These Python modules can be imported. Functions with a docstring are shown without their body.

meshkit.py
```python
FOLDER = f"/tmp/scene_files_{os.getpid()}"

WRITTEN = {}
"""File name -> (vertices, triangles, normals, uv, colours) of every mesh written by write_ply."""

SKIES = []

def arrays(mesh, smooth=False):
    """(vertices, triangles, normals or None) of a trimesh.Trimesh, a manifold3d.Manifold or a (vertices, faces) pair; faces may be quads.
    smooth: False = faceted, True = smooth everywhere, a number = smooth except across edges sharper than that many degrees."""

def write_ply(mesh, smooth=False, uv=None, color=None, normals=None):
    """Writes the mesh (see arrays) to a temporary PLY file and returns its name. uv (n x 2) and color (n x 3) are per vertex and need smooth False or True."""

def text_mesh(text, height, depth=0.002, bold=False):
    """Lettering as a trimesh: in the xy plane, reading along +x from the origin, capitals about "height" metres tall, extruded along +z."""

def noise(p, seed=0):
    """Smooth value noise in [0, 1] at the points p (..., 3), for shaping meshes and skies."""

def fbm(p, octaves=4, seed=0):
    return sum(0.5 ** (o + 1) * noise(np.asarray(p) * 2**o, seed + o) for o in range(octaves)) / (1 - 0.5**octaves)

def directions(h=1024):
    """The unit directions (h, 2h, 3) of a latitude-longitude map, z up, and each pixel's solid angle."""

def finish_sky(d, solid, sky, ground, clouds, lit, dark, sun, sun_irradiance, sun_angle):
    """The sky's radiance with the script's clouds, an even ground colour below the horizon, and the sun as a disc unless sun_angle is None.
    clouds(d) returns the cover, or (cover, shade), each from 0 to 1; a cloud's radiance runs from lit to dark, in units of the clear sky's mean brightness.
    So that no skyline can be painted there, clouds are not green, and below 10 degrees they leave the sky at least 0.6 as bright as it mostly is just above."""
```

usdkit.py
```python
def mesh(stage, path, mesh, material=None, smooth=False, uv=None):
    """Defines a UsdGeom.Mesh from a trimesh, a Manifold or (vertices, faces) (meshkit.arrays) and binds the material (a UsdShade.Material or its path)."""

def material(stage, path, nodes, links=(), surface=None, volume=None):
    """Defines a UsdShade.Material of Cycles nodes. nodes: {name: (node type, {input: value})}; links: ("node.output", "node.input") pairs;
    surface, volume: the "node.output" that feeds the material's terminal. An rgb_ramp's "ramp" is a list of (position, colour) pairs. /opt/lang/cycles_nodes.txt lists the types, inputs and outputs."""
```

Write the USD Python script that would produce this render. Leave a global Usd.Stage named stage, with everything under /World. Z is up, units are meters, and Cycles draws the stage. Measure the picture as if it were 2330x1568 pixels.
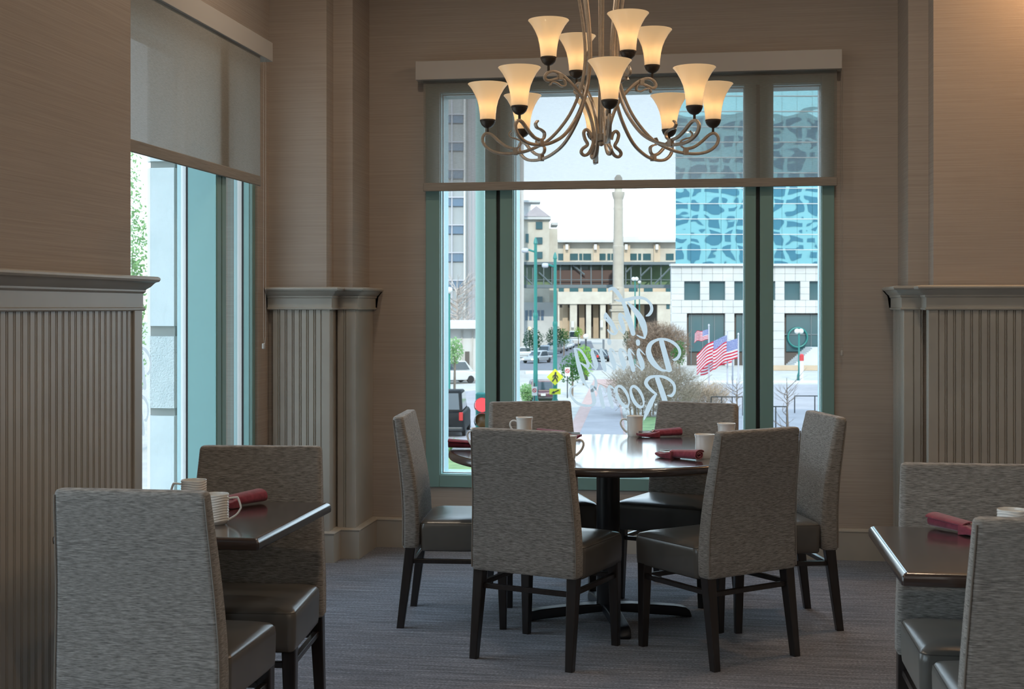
import math, random
import numpy as np, trimesh, usdkit, manifold3d as m3
from shapely.geometry import Polygon, LineString, MultiPoint, Point
from shapely.ops import unary_union
from shapely import affinity
from pxr import Usd, UsdGeom, UsdLux, UsdShade, Gf, Sdf

stage = Usd.Stage.CreateInMemory()
UsdGeom.Xform.Define(stage, '/World')
rnd = random.Random(7)
nrnd = np.random.RandomState(7)
PI = math.pi

# ------------------------------------------------------------------ camera, sky, sun, exposure
FPX, EYE, HORIZON = 3000.0, 1.38, 700.0          # focal length in pixels of the 2330 x 1568 frame, eye height, horizon row
YAW = math.atan(465 / FPX)                       # the camera looks a little left of the room's axis
YAWD = math.degrees(YAW)
cam = UsdGeom.Camera.Define(stage, '/World/Camera')
cam.CreateHorizontalApertureAttr(36.0)
cam.CreateFocalLengthAttr(36.0 * FPX / 2330)
cam.CreateVerticalApertureOffsetAttr(-(784 - HORIZON) / 2330 * 36.0)
cam.CreateClippingRangeAttr((0.05, 5000.0))
cam.CreateFStopAttr(10.0)
cam.CreateFocusDistanceAttr(5.6)
cam.CreateExposureAttr(0.88)
c_, s_ = math.cos(YAW), math.sin(YAW)
UsdGeom.Xformable(cam).AddTransformOp().Set(Gf.Matrix4d(c_, s_, 0, 0, 0, 0, 1, 0, s_, -c_, 0, 0, 0, 0, EYE, 1))

sky_mat = usdkit.material(stage, '/World/Looks/sky', {
    't': ('texture_coordinate', {}), 's': ('separate_xyz', {}),
    'r': ('rgb_ramp', {'ramp': [(0.0, (.35, .34, .32)), (0.5, (.55, .55, .55)), (0.505, (.76, .86, .91)), (0.60, (.72, .87, 1.0)), (1.0, (.55, .75, 1.0))]}),
    'm': ('map_range', {'from_min': -1.0, 'from_max': 1.0, 'to_min': 0.0, 'to_max': 1.0}),
    'b': ('background_shader', {'strength': 1.70})},
    [('t.generated', 's.vector'), ('s.z', 'm.value'), ('m.result', 'r.fac'), ('r.color', 'b.color')], surface='b.background')
dome = UsdLux.DomeLight.Define(stage, '/World/sky_dome')
dome.CreateIntensityAttr(1.0)
UsdShade.MaterialBindingAPI.Apply(dome.GetPrim()).Bind(sky_mat)
sun = UsdLux.DistantLight.Define(stage, '/World/sun')
sun.CreateNormalizeAttr(True); sun.CreateIntensityAttr(0.55)
sun.CreateAngleAttr(0.6)
sun.CreateColorAttr(Gf.Vec3f(1.0, .93, .82))
sv = np.array([0.10, -0.84, 0.54]); sv /= np.linalg.norm(sv)                 # towards the sun
_x = np.cross([0, 0, 1], sv); _x /= np.linalg.norm(_x); _y = np.cross(sv, _x)
UsdGeom.Xformable(sun).AddTransformOp().Set(Gf.Matrix4d(*_x, 0, *_y, 0, *sv, 0, 0, 0, 0, 1))
DOWNLIGHT, BULB, PANEL = 98.0, 8.5, 1.45                     # strengths of the lamps and of the added fill panels

# ------------------------------------------------------------------ naming helpers
_used = {}
def numbered(parent, name):
    k = _used.get((parent, name), 0)
    _used[(parent, name)] = k + 1
    return f'{parent}/{name}' if k == 0 else f'{parent}/{name}_{k:03d}'
def path_of(p):
    return '/World' if p is None else (p if isinstance(p, str) else str(p.GetPath()))
def say(prim, label=None, cat=None, group=None, kind=None):
    for k, v in (('label', label), ('category', cat), ('group', group), ('kind', kind)):
        if v: prim.SetCustomDataByKey(k, v)
    return prim
def obj(name, mesh, mat, parent=None, smooth=30, label=None, cat=None, group=None, kind=None, uv=None):
    if isinstance(mesh, (list,)): mesh = cat_(mesh)
    m = usdkit.mesh(stage, numbered(path_of(parent), name), mesh, mat, smooth, uv)
    return say(m.GetPrim(), label, cat, group, kind)
def thing(name, label, cat, loc=(0, 0, 0), rotz=0.0, group=None, kind=None):
    x = UsdGeom.Xform.Define(stage, numbered('/World', name))
    x.AddTranslateOp().Set(Gf.Vec3d(*map(float, loc)))
    x.AddRotateZOp().Set(float(rotz))
    return say(x.GetPrim(), label, cat, group, kind)
def dup(src, label, loc, rotz=0.0, group=None):
    was = src.GetCustomData()
    r = thing(src.GetName().rstrip('0123456789').rstrip('_') if src.GetName()[-3:].isdigit() else src.GetName(), label, was['category'], loc, rotz, group or was.get('group'))
    r.GetReferences().AddInternalReference(src.GetPath()); r.SetInstanceable(True)
    return r

# ------------------------------------------------------------------ mesh helpers
def cat_(ms): return trimesh.util.concatenate(list(ms))
def tm(v, f): return trimesh.Trimesh(np.asarray(v, float), np.asarray(f, int), process=False)
def box(x0, x1, y0, y1, z0, z1):
    m = trimesh.creation.box((x1 - x0, y1 - y0, z1 - z0)); m.apply_translation(((x0 + x1) / 2, (y0 + y1) / 2, (z0 + z1) / 2)); return m
def bbox(x0, x1, y0, y1, z0, z1, b=.004):
    """box with chamfered edges"""
    b = min(b, (x1 - x0) / 2.5, (y1 - y0) / 2.5, (z1 - z0) / 2.5)
    p = []
    for x, sx in ((x0, 1), (x1, -1)):
        for y, sy in ((y0, 1), (y1, -1)):
            for z, sz in ((z0, 1), (z1, -1)):
                p += [(x + sx * b, y + sy * b, z), (x + sx * b, y, z + sz * b), (x, y + sy * b, z + sz * b)]
    return trimesh.convex.convex_hull(np.array(p))
def rbox(x0, x1, y0, y1, z0, z1, r, n=12):
    ms = [m3.Manifold.sphere(r, n).translate((x, y, z)) for x in (x0 + r, x1 - r) for y in (y0 + r, y1 - r) for z in (z0 + r, z1 - r)]
    m = m3.Manifold.batch_hull(ms).to_mesh()
    return tm(m.vert_properties[:, :3], m.tri_verts)
def loft(secs, cap=True):
    """closed rings of equal length, bottom to top, counter-clockwise"""
    secs = [np.asarray(s, float) for s in secs]; n = len(secs[0]); v = np.vstack(secs); f = []
    for k in range(len(secs) - 1):
        for i in range(n):
            a, b = k * n + i, k * n + (i + 1) % n
            f += [(a, b, b + n), (a, b + n, a + n)]
    if cap:
        v = np.vstack([v, secs[0].mean(0), secs[-1].mean(0)]); p, q = len(v) - 2, len(v) - 1; o = (len(secs) - 1) * n
        for i in range(n):
            f += [((i + 1) % n, i, p), (o + i, o + (i + 1) % n, q)]
    return tm(v, f)
def rrect(x0, x1, y0, y1, r, z=0.0, seg=4):
    r = min(r, (x1 - x0) / 2.01, (y1 - y0) / 2.01); o = []
    for cx, cy, a in ((x1 - r, y0 + r, -90), (x1 - r, y1 - r, 0), (x0 + r, y1 - r, 90), (x0 + r, y0 + r, 180)):
        for k in range(seg + 1):
            t = math.radians(a + 90 * k / seg); o.append((cx + r * math.cos(t), cy + r * math.sin(t), z))
    return np.array(o)
def smooth_path(p, n=8):
    """Catmull-Rom through the points"""
    p = np.asarray(p, float); q = np.vstack([2 * p[0] - p[1], p, 2 * p[-1] - p[-2]]); o = []
    for i in range(1, len(q) - 2):
        for t in np.linspace(0, 1, n, endpoint=False):
            a, b, c, d = q[i - 1:i + 3]
            o.append(.5 * (2 * b + (c - a) * t + (2 * a - 5 * b + 4 * c - d) * t * t + (3 * b - a - 3 * c + d) * t ** 3))
    return np.vstack([o, p[-1]])
def tube(p, r, n=8):
    p = np.asarray(p, float); t = np.gradient(p, axis=0); t /= np.linalg.norm(t, axis=1, keepdims=True) + 1e-12
    a = np.cross(t[0], [0, 0, 1.0] if abs(t[0][2]) < .9 else [1.0, 0, 0]); a /= np.linalg.norm(a); rings = []
    r = np.broadcast_to(np.asarray(r, float), (len(p),))
    for k in range(len(p)):
        a = a - t[k] * (a @ t[k]); a /= np.linalg.norm(a) + 1e-12; b = np.cross(t[k], a)
        th = np.arange(n) * 2 * PI / n
        rings.append(p[k] + r[k] * (np.cos(th)[:, None] * a + np.sin(th)[:, None] * b))
    return loft(rings)
def bar(p0, p1, w, n=4):
    return tube([p0, p1], w, n)
def lathe(prof, n=32):
    """profile of (radius, z) from the bottom up the outside"""
    th = np.arange(n) * 2 * PI / n
    return loft([np.stack([max(r, 1e-5) * np.cos(th), max(r, 1e-5) * np.sin(th), np.full(n, z)], 1) for r, z in prof])
def extrude(poly, h, z=0.0):
    if not isinstance(poly, list): poly = list(getattr(poly, 'geoms', [poly]))
    m = cat_([trimesh.creation.extrude_polygon(g, h, engine='earcut') for g in poly if g.area > 0]); m.apply_translation((0, 0, z)); return m
def sheet(m, way):
    """only the faces that look one way: thin film and cloth that light passes through once"""
    m = m.copy(); m.update_faces(m.face_normals @ np.array(way, float) > .9); m.remove_unreferenced_vertices(); return m
def moved(m, loc=(0, 0, 0), rz=0.0, ry=0.0, rx=0.0, s=None):
    m = m.copy()
    if s is not None: m.apply_scale(s)
    for a, ax in ((rx, (1, 0, 0)), (ry, (0, 1, 0)), (rz, (0, 0, 1))):
        if a: m.apply_transform(trimesh.transformations.rotation_matrix(math.radians(a), ax))
    m.apply_translation(loc); return m
def sweep(path, prof, closed_ends=True):
    """profile of (outward offset, z), mitred along a plan path; outward lies to the right of the path's direction"""
    p = np.asarray(path, float); d = np.diff(p, axis=0); d /= np.linalg.norm(d, axis=1, keepdims=True); nr = np.stack([d[:, 1], -d[:, 0]], 1); rings = []
    for i in range(len(p)):
        if i == 0: m = nr[0]
        elif i == len(p) - 1: m = nr[-1]
        else: m = (nr[i - 1] + nr[i]) / (1 + nr[i - 1] @ nr[i])
        rings.append(np.array([(p[i][0] + m[0] * o, p[i][1] + m[1] * o, z) for o, z in prof]))
    return loft(rings)

# ------------------------------------------------------------------ materials
def mat(name, col, rough=.5, metal=0.0, spec=.5, coat=0.0, coat_r=.08, noise=None, bump=None, sheen=0.0, space='object'):
    """col: colour, or (dark, light) with noise=(scale vector, detail, [lo, hi]); bump=(scale vector, strength, distance)"""
    nd = {'p': ('principled_bsdf', {'roughness': rough, 'metallic': metal, 'specular_ior_level': spec, 'coat_weight': coat, 'coat_roughness': coat_r, 'sheen_weight': sheen}),
          't': ('texture_coordinate', {}), 'g': ('geometry', {})}
    lk = []; src = 't.object' if space == 'object' else 'g.position'
    if noise is None: nd['p'][1]['base_color'] = col
    else:
        sc, det, (lo, hi) = noise
        nd['m'] = ('mapping', {'scale': sc}); nd['n'] = ('noise_texture', {'scale': 1.0, 'detail': det, 'roughness': .6})
        nd['r'] = ('rgb_ramp', {'ramp': [(lo, col[0]), (hi, col[1])]})
        lk += [(src, 'm.vector'), ('m.vector', 'n.vector'), ('n.fac', 'r.fac'), ('r.color', 'p.base_color')]
    if bump:
        sc, st, di = bump
        nd['bm'] = ('mapping', {'scale': sc}); nd['bn'] = ('noise_texture', {'scale': 1.0, 'detail': 3.0, 'roughness': .6}); nd['b'] = ('bump', {'strength': st, 'distance': di})
        lk += [(src, 'bm.vector'), ('bm.vector', 'bn.vector'), ('bn.fac', 'b.height'), ('b.normal', 'p.normal')]
    used = {x.split('.')[0] for l in lk for x in l} | {'p'}
    return usdkit.material(stage, '/World/Looks/' + name, {k: v for k, v in nd.items() if k in used}, lk, surface='p.BSDF')
M = {}
M['wallpaper'] = mat('wallpaper', ((.325, .272, .232), (.405, .345, .297)), .75, spec=.25, noise=((2.2, 2.2, 260.0), 5.0, (.3, .7)), bump=((3.0, 3.0, 420.0), .12, .002), space='world')
M['paint'] = mat('trim_paint', ((.35, .325, .285), (.39, .362, .318)), .36, noise=((5, 5, 5), 2.0, (.3, .7)), bump=((40, 40, 12), .10, .002), space='world')
M['ceiling'] = mat('ceiling_paint', (.62, .57, .50), .8)
M['teal'] = mat('teal_frame_paint', (.17, .285, .26), .36)
M['teal_out'] = mat('pale_teal_aluminium', (.42, .62, .64), .35)
M['stop'] = mat('pale_glazing_bead', (.78, .82, .82), .3)
M['gasket'] = mat('black_gasket', (.012, .014, .016), .5)
M['valance'] = mat('valance_paint', (.40, .365, .33), .5)
M['hem'] = mat('shade_hem_fabric', ((.20, .17, .14), (.29, .25, .21)), .8, noise=((6, 6, 300.0), 3.0, (.3, .7)), space='world')
M['cord'] = mat('cord_plastic', (.42, .38, .34), .4)
M['wood'] = mat('espresso_wood', ((.010, .0075, .007), (.022, .016, .0135)), .32, coat=.25, coat_r=.2, noise=((60, 60, 6), 4.0, (.3, .7)))
M['top'] = mat('table_top_lacquer', ((.016, .009, .007), (.036, .021, .016)), .24, coat=1.0, coat_r=.12, noise=((4, 60, 60), 4.0, (.3, .7)))
M['black_metal'] = mat('black_metal', (.012, .013, .016), .35, spec=.6)
M['fabric'] = mat('chair_fabric', ((.085, .078, .072), (.41, .385, .355)), .9, spec=.2, sheen=.15, noise=((44, 44, 520), 3.0, (.28, .74)), bump=((60, 60, 520), .5, .003))
M['welt'] = mat('chair_welt', (.20, .175, .15), .85, noise=None)
M['leather'] = mat('seat_leather', ((.098, .090, .080), (.115, .106, .094)), .30, coat=.35, coat_r=.22, noise=((9, 9, 9), 2.0, (.3, .7)), bump=((160, 160, 160), .06, .001))
M['stitch'] = mat('seat_stitching', (.05, .043, .037), .6)
M['mug'] = mat('white_ceramic', (.80, .79, .76), .12, coat=.6, coat_r=.05)
M['coffee_in'] = M['mug']
M['napkin'] = mat('burgundy_napkin', ((.16, .014, .034), (.25, .03, .06)), .85, sheen=.3, noise=((50, 50, 50), 2.0, (.3, .7)), bump=((300, 300, 300), .2, .001))
M['steel'] = mat('cutlery_steel', (.62, .60, .57), .22, metal=1.0)
M['bronze'] = mat('brushed_bronze', ((.38, .315, .25), (.46, .385, .31)), .40, metal=.4, noise=((60, 60, 60), 2.0, (.3, .7)))
M['socket'] = mat('dark_bronze', (.07, .055, .045), .38, metal=.6)
M['carpet'] = usdkit.material(stage, '/World/Looks/carpet', {
    'g': ('geometry', {}), 'm1': ('mapping', {'scale': (2.6, 54, 1)}), 'n1': ('noise_texture', {'scale': 1.0, 'detail': 5.0, 'roughness': .72}),
    'm2': ('mapping', {'scale': (95, 210, 95)}), 'n2': ('noise_texture', {'scale': 1.0, 'detail': 2.0}),
    'x': ('mix_float', {'fac': .45}), 'r': ('rgb_ramp', {'ramp': [(.34, (.018, .019, .027)), (.47, (.085, .088, .108)), (.56, (.185, .19, .222)), (.68, (.44, .45, .51))]}),
    'b': ('bump', {'strength': .8, 'distance': .004}), 'p': ('principled_bsdf', {'roughness': .95, 'specular_ior_level': .15, 'sheen_weight': .25})},
    [('g.position', 'm1.vector'), ('m1.vector', 'n1.vector'), ('g.position', 'm2.vector'), ('m2.vector', 'n2.vector'), ('n1.fac', 'x.a'), ('n2.fac', 'x.b'),
     ('x.result', 'r.fac'), ('r.color', 'p.base_color'), ('x.result', 'b.height'), ('b.normal', 'p.normal')], surface='p.BSDF')
M['glass'] = usdkit.material(stage, '/World/Looks/window_glass', {'t': ('transparent_bsdf', {'color': (.965, .99, .99)}), 'g': ('glossy_bsdf', {'color': (1, 1, 1), 'roughness': .01}),
    'l': ('layer_weight', {'blend': .5}), 'pw': ('math', {'math_type': 'power', 'value2': 5.0}), 'f': ('math', {'math_type': 'multiply_add', 'value2': .96, 'value3': .03}), 'x': ('mix_closure', {})},
    [('t.BSDF', 'x.closure1'), ('g.BSDF', 'x.closure2'), ('l.facing', 'pw.value1'), ('pw.value', 'f.value1'), ('f.value', 'x.fac')], surface='x.closure')
M['vinyl'] = usdkit.material(stage, '/World/Looks/white_vinyl', {'t': ('translucent_bsdf', {'color': (.46, .475, .475)}), 'd': ('diffuse_bsdf', {'color': (.75, .78, .79)}), 'x': ('mix_closure', {'fac': .15})},
    [('t.BSDF', 'x.closure1'), ('d.BSDF', 'x.closure2')], surface='x.closure')
# solar shade cloth: an open weave, less see-through at a slant
M['shade_cloth'] = usdkit.material(stage, '/World/Looks/shade_cloth', {
    'g': ('geometry', {}), 'm': ('mapping', {'scale': (40, 40, 500)}), 'n': ('noise_texture', {'scale': 1.0, 'detail': 3.0, 'roughness': .6}),
    'r': ('rgb_ramp', {'ramp': [(.3, (.26, .235, .20)), (.7, (.37, .335, .29))]}),
    'd': ('diffuse_bsdf', {}), 'l': ('translucent_bsdf', {'color': (.20, .19, .17)}), 'x1': ('mix_closure', {'fac': .35}),
    'lw': ('layer_weight', {'blend': .5}), 'mr': ('map_range', {'from_min': 0.0, 'from_max': .62, 'to_min': .33, 'to_max': .015, 'clamp': True}),
    't': ('transparent_bsdf', {'color': (.96, .97, 1)}), 'x2': ('mix_closure', {})},
    [('g.position', 'm.vector'), ('m.vector', 'n.vector'), ('n.fac', 'r.fac'), ('r.color', 'd.color'), ('d.BSDF', 'x1.closure1'), ('l.BSDF', 'x1.closure2'),
     ('lw.facing', 'mr.value'), ('mr.result', 'x2.fac'), ('x1.closure', 'x2.closure1'), ('t.BSDF', 'x2.closure2')], surface='x2.closure')
M['lamp_glass'] = usdkit.material(stage, '/World/Looks/lamp_glass', {
    't': ('translucent_bsdf', {'color': (.95, .80, .58)}), 'd': ('diffuse_bsdf', {'color': (.90, .80, .64)}), 'x': ('mix_closure', {'fac': .35}),
    'g': ('glossy_bsdf', {'roughness': .12}), 'f': ('fresnel', {'IOR': 1.4}), 'y': ('mix_closure', {}),
    'e': ('emission', {'color': (1.0, .76, .48), 'strength': .09}), 'a': ('add_closure', {})},
    [('t.BSDF', 'x.closure1'), ('d.BSDF', 'x.closure2'), ('x.closure', 'y.closure1'), ('g.BSDF', 'y.closure2'), ('f.fac', 'y.fac'), ('y.closure', 'a.closure1'), ('e.emission', 'a.closure2')], surface='a.closure')
def glow(name, col, strength):
    return usdkit.material(stage, '/World/Looks/' + name, {'e': ('emission', {'color': col, 'strength': strength})}, [], surface='e.emission')

# ------------------------------------------------------------------ room shell
XW, YB = -2.42, 7.415                    # plane of the left window wall, plane of the back window wall
XPL, XPR = -1.985, 0.976                 # inner sides of the alcove's two outer piers
YP2, YP1 = 7.06, 6.93                    # fronts of the stepped left piers (upper wall)
YR2, YR1 = 7.02, 6.86                    # fronts of the stepped right piers
XP1, XR1 = -2.095, 1.076
ZC = 3.45
WIN = (-1.648, 0.638, 0.352, 2.66)       # back window opening: x0, x1, z0, z1
def struct(name, mesh, m, **k): return obj(name, mesh, m, None, kind='structure', **k)
struct('floor', box(-2.9, 5.2, -4.8, 7.8, -.12, 0), M['carpet'])
struct('ceiling', box(-2.9, 5.2, -4.8, 7.8, ZC, ZC + .15), M['ceiling'])
wb = [box(XPL - .5, WIN[0], YB, YB + .33, 0, ZC), box(WIN[1], XPR + .5, YB, YB + .33, 0, ZC), box(WIN[0], WIN[1], YB, YB + .33, 0, WIN[2]), box(WIN[0], WIN[1], YB, YB + .33, WIN[3], ZC)]
struct('wall_back', wb, M['wallpaper'])
struct('wall_back_left', [box(XW, XPL, YP2, YB, 0, ZC), box(XW, XP1, YP1, YP2, 0, ZC), box(-2.75, XPL - .4, YP2, YB + .33, 0, ZC)], M['wallpaper'])
struct('wall_back_right', [box(XPR, XPR + .3, YR2, YB, 0, ZC), box(XR1, 5.0, YR1, YB + .33, 0, ZC)], M['wallpaper'])
YN = 4.45                                 # the near pier of the left wall ends here
XN = -2.07
struct('wall_left', [box(-2.75, XN, 3.15, YN, 0, ZC), box(-2.75, XW, 4.35, 7.2, 2.66, ZC), box(-2.75, XW, 4.35, 7.2, 0, .352), box(-2.75, XW, 6.745, 7.2, .352, 2.66),
                     box(-2.75, XW, -4.8, -2.6, 0, ZC), box(-2.75, XW, -2.6, 3.15, 0, .352), box(-2.75, XW, -2.6, 3.15, 2.66, ZC)], M['wallpaper'])
struct('wall_right', box(5.0, 5.2, -4.8, 7.8, 0, ZC), M['wallpaper'])
struct('wall_rear', box(-2.75, 5.0, -4.8, -4.6, 0, ZC), M['wallpaper'])

# wainscot: bead boards, a moulded rail above, corner boards
Z0, Z1, RT = .165, 1.372, 1.492
RAIL = [(0, 1.368), (.019, 1.368), (.022, 1.372), (.022, 1.378), (.016, 1.381), (.016, 1.430), (.020, 1.433), (.023, 1.437), (.023, 1.443), (.027, 1.447), (.036, 1.454), (.043, 1.463), (.047, 1.468),
        (.050, 1.470), (.058, 1.473), (.062, 1.480), (.061, 1.487), (.055, 1.491), (.045, 1.492), (0, 1.492)]
BASE = [(0, 0), (.020, 0), (.020, .148), (.022, .152), (.024, .157), (.022, .163), (.014, .170), (0, .172)]
PLINTH = [(0, 0), (.034, 0), (.034, .150), (.037, .154), (.038, .159), (.034, .164), (.022, .170), (0, .172)]
BW = .0412
_bs = [(0, .004), (.0035, -.004), (.0290, -.004), (.0318, .003), (.0338, .003), (.0352, -.0035), (.0385, -.0035), (BW, .004), (BW, .014), (0, .014)]
def boards(parent, p0, p1, inset=.012):
    """upright bead boards from plan point p0 to p1; their faces look to the right of that direction"""
    p0, p1 = np.array(p0, float), np.array(p1, float); L = np.linalg.norm(p1 - p0); d = (p1 - p0) / L; nr = np.array([d[1], -d[0]]); n = max(1, round(L / BW)); k = L / n / BW
    for i in range(n):
        o = p0 + d * i * L / n
        ring = np.array([np.append(o + d * x * k - nr * (y - inset), 0) for x, y in _bs])
        obj('board', loft([ring + (0, 0, Z0), ring + (0, 0, Z1)]), M['paint'], parent, smooth=False)
def post(parent, x0, x1, y0, y1): obj('corner_board', bbox(x0, x1, y0, y1, Z0, Z1, .003), M['paint'], parent, smooth=False)
wp = .028                                  # wainscot face stands this proud of the wallpaper
t = thing('trim_1', None, None, kind='structure')      # left wall, near pier
boards(t, (XN, 2.9 + .25), (XN, YN - .05), .028)
post(t, XN, XN + .040, YN - .055, YN + .012)
obj('rail', sweep([(XN + .02, 3.15), (XN + .02, YN + .01), (XN - .3, YN + .01)], RAIL), M['paint'], t)
t = thing('trim_2', None, None, kind='structure')      # stepped piers left of the back window
boards(t, (XW + .03, YP1), (XP1 - .012, YP1), wp)
post(t, XP1 - .015, XP1 + .030, YP1 - .034, YP1 + .03)
boards(t, (XP1 + .030, YP2), (XPL - .03, YP2), wp)
post(t, XPL - .03, XPL + .028, YP2 - .034, YP2 + .03)
obj('side_panel', bbox(XPL - .01, XPL + .022, YP2 + .03, YB - .001, Z0, Z1, .003), M['paint'], t, smooth=False)
obj('side_panel', bbox(XP1 - .01, XP1 + .022, YP1 + .03, YP2 - .001, Z0, Z1, .003), M['paint'], t, smooth=False)
obj('rail', sweep([(XW + .004, YP1 - .022), (XP1 + .024, YP1 - .022), (XP1 + .024, YP2 - .022), (XPL + .022, YP2 - .022), (XPL + .022, YB - .001)], RAIL), M['paint'], t)
t = thing('trim_3', None, None, kind='structure')      # stepped piers right of the back window
post(t, XPR - .028, XPR + .022, YR2 - .034, YR2 + .03)
boards(t, (XPR + .022, YR2), (XR1 - .03, YR2), wp)
post(t, XR1 - .030, XR1 + .020, YR1 - .034, YR1 + .03)
boards(t, (XR1 + .020, YR1), (2.4, YR1), wp)
boards(t, (XPR, YB - .01), (XPR, YR2 + .03), .022)
obj('rail', sweep([(XPR - .022, YB - .001), (XPR - .022, YR2 - .022), (XR1 - .024, YR2 - .022), (XR1 - .024, YR1 - .022), (4.9, YR1 - .022)], RAIL), M['paint'], t)
struct('baseboard_back', [sweep([(XPL + .022, YB - .001), (XPR - .022, YB - .001)], BASE), sweep([(XW + .004, YP1 - .01), (XP1 + .02, YP1 - .01), (XP1 + .02, YP2 - .01), (XPL + .015, YP2 - .01), (XPL + .015, YB - .001)], PLINTH)], M['paint'])
struct('baseboard_right', sweep([(XPR - .01, YB - .001), (XPR - .01, YR2 - .01), (XR1 - .02, YR2 - .01), (XR1 - .02, YR1 - .01), (4.9, YR1 - .01)], PLINTH), M['paint'])
struct('baseboard_left', sweep([(XN + .01, 3.15), (XN + .01, YN + .002), (XN - .3, YN + .002)], PLINTH), M['paint'])

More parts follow.
